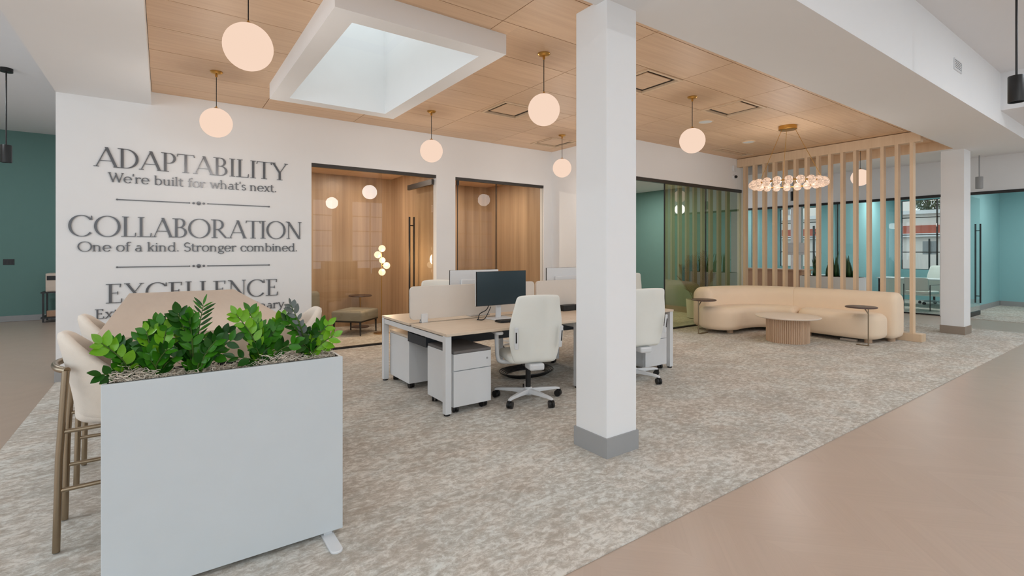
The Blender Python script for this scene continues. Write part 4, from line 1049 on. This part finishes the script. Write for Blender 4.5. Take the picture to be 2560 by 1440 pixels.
for dx, z, r in ((0.0, 1.52, .062), (-.078, 1.41, .062), (.005, 1.31, .056), (.085, 1.215, .062), (0, 1.10, .062)):
    g = MB().sphere((dx, -.02 - .0 * abs(dx), z), r, 20, 12).build('globe', 'lamp_glow', fl, smooth='full')
    if abs(dx) > .02: MB().tube([(0, 0, z), (dx, -.02, z)], .006, 6).build('arm', 'brass', fl)
fo = bpy.data.lights.new('lamp_light', 'POINT'); fo.energy = 24; fo.color = (1, .75, .48); fo.shadow_soft_size = .12
fo_o = bpy.data.objects.new('lamp_light', fo); COL.objects.link(fo_o); fo_o.parent = fl; fo_o.location = (0.02, -.14, 1.32)
def fill_lamp(x, y, z, label, e, col=(1, .9, .78), r=.07):  # ceiling lamps added only to brighten the rooms, shaped like recessed fittings
    t = thing('fill_lamp', label, 'ceiling light', (x, y, z), 0, 'added fill lamps')
    MB().lathe([(r + .018, 0), (r + .018, -.008), (r, -.008), (r, 0)], 28).build('rim', 'white_metal', t, smooth=30)
    MB().lathe([(.0001, -.003), (r, -.003)], 28).build('lens', 'fill_lamp_glow', t)
    l = bpy.data.lights.new('fill_beam', 'AREA'); l.shape = 'DISK'; l.size = r * 2; l.energy = e; l.color = col
    o = bpy.data.objects.new('fill_beam', l); COL.objects.link(o); o.parent = t; o.location = (0, 0, -.012)
fill_lamp(1.2, 8.7, 2.95, 'added fill lamp over the left half of the lounge room', 15)
fill_lamp(2.9, 8.9, 2.95, 'added fill lamp over the lounge ottoman', 15)
fill_lamp(5.1, 8.6, 2.95, 'added fill lamp in the wood lined booth', 32)
fill_lamp(7.4, 7.4, 3.0, 'added fill lamp near the door of the teal room', 24, (1, .95, .88))
k_ = 0
for y_ in (-3.4, -1.0):
    for x_ in (-4.0, -1.5, 0.6, 2.7, 4.6):
        fill_lamp(x_, y_, ZC if x_ < 9 else 3.47, '%s added fill lamp of the %s row behind the viewer' % (('first', 'second', 'third', 'fourth', 'fifth')[k_ % 5], 'rear' if y_ < -2 else 'front'), 17, (.84, .93, 1)); k_ += 1
for x_, z_, lb in ((7.0, ZC, 'sixth'), (8.9, ZC, 'seventh'), (11.0, 3.47, 'eighth'), (13.2, 3.47, 'last')):
    fill_lamp(x_, -0.3, z_, lb + ' added fill lamp of the front row behind the viewer', 26, (.84, .93, 1))
for y_, lb in ((3.6, 'first'), (8.8, 'second'), (11.6, 'third')): fill_lamp(-2.9, y_, ZC, lb + ' added fill lamp over the left passage', 30, (.88, .95, 1))
for y_, lb in ((9.6, 'near'), (11.2, 'far')): fill_lamp(13.2, y_, 3.5, lb + ' added fill lamp at the left end of the corridor', 30, (.9, .95, 1))
fill_lamp(9.0, 7.8, 3.0, 'added fill lamp at the back of the teal room', 36, (1, .95, .88))

# ------------------------------------------------------------------ palm in the teal room
def frond(L, droop, nle, wid, rng):
    m = MB(); P_ = []
    for i in range(9):
        t = i / 8; P_.append(Vector((L * (t * .55 + .25 * t * t) * droop, 0, L * (t - .28 * droop * t * t))))
    m.tube(P_, [.008 * (1 - .8 * i / 8) for i in range(9)], 4)
    for k in range(nle):
        t = .25 + .73 * k / nle; i = t * 8; a = int(min(i, 7)); p_ = P_[a].lerp(P_[a + 1], i - a); d = (P_[a + 1] - P_[a]).normalized()
        ll = wid * math.sin(math.pi * (.12 + .82 * t)) * rng.uniform(.85, 1.1)
        for s_ in (-1, 1):
            tip = p_ + (Vector((0, s_, 0)) * .9 + d * .62 + Vector((0, 0, -.05))) * ll
            e = d * .0065
            m.add([p_ - e, p_ + e, p_.lerp(tip, .5) + e * 1.3 + Vector((0, 0, .01)), tip, p_.lerp(tip, .5) - e], [(0, 1, 2, 3, 4)])
    return m
def palm(x, y, label):
    t = thing('potted_palm', label, 'plant', (x, y, 0))
    MB().lathe([(.13, .004), (.17, .02), (.20, .42), (.185, .42), (.17, .36), (.0001, .36)], 28).build('pot', 'white_laminate', t, smooth=30)
    rng = random.Random(11)
    for k in range(16):
        a = k * 2.399; dr = .10 + .62 * (k / 16)
        frond(rng.uniform(.9, 1.2) * (1.1 - .42 * k / 16), dr, 22, .26, rng).build('frond', 'palm_green', t, loc=(.03 * math.cos(a), .03 * math.sin(a), .36), rot=(0, 0, a))
palm(9.54, 6.5, 'dark green palm in a pot behind the smoked glass')

# ------------------------------------------------------------------ behind the slat screen
t = thing('planter_cabinet', 'white planter cabinet of snake plants behind the slat screen', 'planter', (11.3, 4.5, 0))
MB().box(-.18, .18, -.55, .55, .004, .93).build('body', 'white_laminate', t, bevel=.003)
MB().box(-.18, .18, -.55, .55, .93, .95).build('rim', 'white_laminate', t)
MB().box(-.15, .15, -.52, .52, .95, .956).build('soil', 'soil', t)
rng = random.Random(5)
for cy, lb in ((4.22, 'snake plant at the right end of the cabinet'), (4.47, 'snake plant in the middle of the cabinet'), (4.78, 'snake plant at the left end of the cabinet')):
    s_ = thing('snake_plant', lb + ' behind the slats', 'plant', (11.3, cy, .956), 0, 'snake plants')
    for k in range(11):
        h = rng.uniform(.28, .52); a = rng.uniform(0, 6.28); lean = rng.uniform(.02, .12); w = rng.uniform(.022, .036)
        m = MB(); L = []
        for i in range(5):
            q = i / 4; ww = w * (1 - q ** 3) + .001; dx = lean * q * q
            L.append([(-ww, dx, h * q), (0, dx - .008, h * q), (ww, dx, h * q), (0, dx + .003, h * q)])
        m.loops(L); m.build('blade', 'snake_green', s_, loc=(rng.uniform(-.07, .07), rng.uniform(-.1, .1), 0), rot=(0, 0, a), smooth='full')
t = thing('reception_counter', 'low wood fronted counter behind the left slats', 'counter', (12.9, 6.55, 0))
MB().box(-.25, .25, -.85, 1.3, .004, .99).build('body', 'counter_wood', t)
MB().box(-.3, .3, -.88, 1.33, .99, 1.02).build('top', 'counter_wood', t, bevel=.003)
for y in (-.15, .55): MB().box(-.252, -.248, y, y + .006, .02, .98).build('joint', 'black_metal', t)
tm = monitor(12.9, 5.95, R_(90), 'white backed monitor on the low counter behind the slats', w=.5, z0=1.1 - .0, h=.3)
tm.location.z = 1.02 - .0
for ch_ in tm.children: pass

# ------------------------------------------------------------------ far office furniture
def office_desk(x, y, label):
    t = thing('office_desk', label, 'desk', (x, y, 0))
    MB().box(-.4, .4, -.85, .85, .715, .745).build('desktop', 'white_laminate', t, bevel=.003)
    MB().box(-.36, -.34, -.8, .8, .3, .715).build('modesty_panel', 'chair_fabric', t)
    for sx in (-.36, .32):
        for sy in (-.8, .76): MB().box(sx, sx + .04, sy, sy + .04, .004, .715).build('leg', 'black_metal', t)
office_desk(16.6, 4.5, 'white desk in the far office right of the slat screen')
office_desk(16.4, 7.6, 'white desk in the far office behind the counter')
dup(c1, (17.3, 4.35, 0.004), R_(80), 'white task chair at the far office desk')
t = thing('guest_chair', 'pale guest chair with thin black frame behind the far glass', 'chair', (15.55, 4.15, 0), R_(-100))
pillow(rrect(-.27, .27, -.25, .25, .06), .40, .48, .03, .02).build('seat', 'chair_fabric', t, smooth=60)
grid_shell(lambda u, v: ((2 * u - 1) * .27, -.25 - .06 * v + .05 * (2 * u - 1) ** 2, .48 + .34 * v), lambda u, v: ((2 * u - 1) * .27, -.29 - .06 * v + .05 * (2 * u - 1) ** 2, .48 + .34 * v), 6, 4).build('backrest', 'chair_fabric', t, smooth='full', subs=1)
for s_ in (-1, 1):
    MB().tube([(s_ * .28, -.24, .004), (s_ * .28, -.24, .64), (s_ * .28, .24, .64), (s_ * .28, .24, .004)], .011, 8).build('leg_frame', 'black_metal', t)
bn = thing('waste_bin', 'small dark waste bin beside the far office desk', 'bin', (16.0, 3.5, 0.004))
MB().lathe([(.11, 0), (.14, .32), (.13, .32), (.10, .02), (.0001, .02)], 24).build('body', 'black_plastic', bn, smooth=30)
MB().lathe([(.142, .305), (.142, .325), (.132, .325)], 24).build('rim', 'black_metal', bn)
for x, y, L, lb in ((16.5, 4.5, 1.6, 'linear ceiling light in the office with the white desk'), (16.4, 7.6, 2.0, 'linear ceiling light in the left far office'), (16.6, 1.6, 1.6, 'linear ceiling light in the far right room')):
    t = thing('linear_ceiling_light', lb, 'ceiling light', (x, y, 3.2), 0, 'linear lights in the far offices')
    MB().box(-.04, .04, -L / 2, L / 2, -.05, 0).build('housing', 'white_metal', t)
    MB().box(-.035, .035, -L / 2 + .01, L / 2 - .01, -.052, -.05).build('diffuser', 'linear_glow', t)
    l = bpy.data.lights.new('linear_beam', 'AREA'); l.shape = 'RECTANGLE'; l.size = .07; l.size_y = L; l.energy = 42; l.color = (1, .97, .93)
    o = bpy.data.objects.new('linear_beam', l); COL.objects.link(o); o.parent = t; o.location = (0, 0, -.06)

# ------------------------------------------------------------------ far left corner
t = thing('printer_stand', 'black open printer stand against the dark teal wall', 'stand', (-1.72, 14.1, 0))
for z in (.08, .60): MB().box(-.32, .32, -.25, .25, z, z + .03).build('shelf', 'black_metal', t)
for sx in (-.3, .27):
    for sy in (-.23, .2): MB().box(sx, sx + .03, sy, sy + .03, .004, .6).build('post', 'black_metal', t)
t = thing('printer', 'pale office printer on the black stand', 'printer', (-1.70, 14.1, .63))
MB().box(-.27, .27, -.22, .22, 0, .38).build('body', 'printer_body', t, bevel=.01)
MB().box(-.25, .27, -.225, -.215, .24, .33).build('output_slot', 'black_plastic', t)
MB().box(-.25, .25, -.228, -.218, .02, .12).build('tray', 'printer_body', t, bevel=.004)
MB().box(-.05, .2, -.232, -.21, .345, .378).build('control_panel', 'black_plastic', t)
t = thing('wall_switch', 'dark switch plate on the far left teal wall', 'switch', (-2.62, 14.5, 1.245))
MB().box(-.085, .085, -.01, 0, -.06, .06).build('plate', 'black_metal', t, bevel=.003)
for k in range(3): MB().box(-.065 + .05 * k, -.035 + .05 * k, -.014, -.01, -.035, .035).build('rocker', 'black_plastic', t)
t = thing('storage_box', 'small brown box on the lower printer stand shelf', 'box', (-1.86, 14.02, .11))
MB().box(-.1, .1, -.08, .08, 0, .12).build('carton', 'counter_wood', t, bevel=.003)
MB().box(-.1, .1, -.02, .02, .12, .122).build('tape', 'printer_body', t)

# ------------------------------------------------------------------ outside the street windows
struct('ground_street', B(18.9, 80, -30, 60, -.3, -.25), 'asphalt', 'street outside')
t = thing('street_building', 'white building with a red band across the street', 'building', (34, 14, -.25))
MB().box(0, 6, -18, 26, 0, 3.9).build('wall', 'outside_white', t)
MB().box(-.15, 0, -18, 26, 2.68, 3.12).build('red_band', 'outside_red', t)
MB().box(-.3, 0, -18, 26, 2.5, 2.68).build('ledge', 'white_laminate', t)
MB().box(-.25, 6.2, -18, 26, 3.75, 3.95).build('cornice', 'white_laminate', t)
MB().box(2.5, 6, -3.0, 26, 3.9, 9).build('upper_floor', 'outside_white', t)
for k in range(11):
    y = -2.2 + 2.4 * k
    w = MB().box(2.42, 2.5, y, y + 1.1, 4.3, 5.5).build('window', 'base_grey', t)
    MB().box(2.40, 2.42, y + .52, y + .58, 4.3, 5.5).build('window_bar', 'white_metal', w)
t = thing('road_sign', 'grey back of a road sign on a post outside', 'sign', (24.5, 6.3, -.25))
MB().box(-.01, .01, -.22, .22, 1.59, 2.11).build('plate', 'base_grey', t, bevel=.004)
MB().tube([(-.04, 0, 0), (-.04, 0, 2.2)], .03, 10).build('post', 'black_metal', t, smooth=True)
t = thing('utility_pole', 'thin dark street pole outside the left far office', 'pole', (26.0, 11.15, -.25))
MB().tube([(0, 0, 0), (0, 0, 2.95)], .05, 10).build('shaft', 'black_metal', t, smooth=True)
MB().tube([(0, 0, 2.6), (0, -.4, 2.62)], .03, 8).build('arm', 'black_metal', t, smooth=True)
t = thing('street_tree', 'sparse tree above the roof line across the street', 'tree', (42.6, 10.9, -.25))
MB().tube([(0, 0, 0), (.1, 0, 3), (0, .2, 5.5)], [.16, .12, .05], 8).build('trunk', 'bark', t, smooth=True)
tr = MB(); rng = random.Random(8)
for k in range(2600):
    d = Vector((rng.gauss(0, 1), rng.gauss(0, 1), rng.gauss(0, 1))).normalized() * rng.uniform(.5, 1) ** .5
    c_ = Vector((d.x * 1.1, d.y * 1.3, 5.6 + d.z * 1.2)); u_ = Vector((rng.gauss(0, 1), rng.gauss(0, 1), rng.gauss(0, 1))).normalized(); v_ = u_.orthogonal().normalized()
    tr.add([c_ - u_ * .09, c_ + v_ * .05, c_ + u_ * .09, c_ - v_ * .05], [(0, 1, 2, 3)])
tr.build('crown', 'tree_leaf', t)['kind'] = 'stuff'
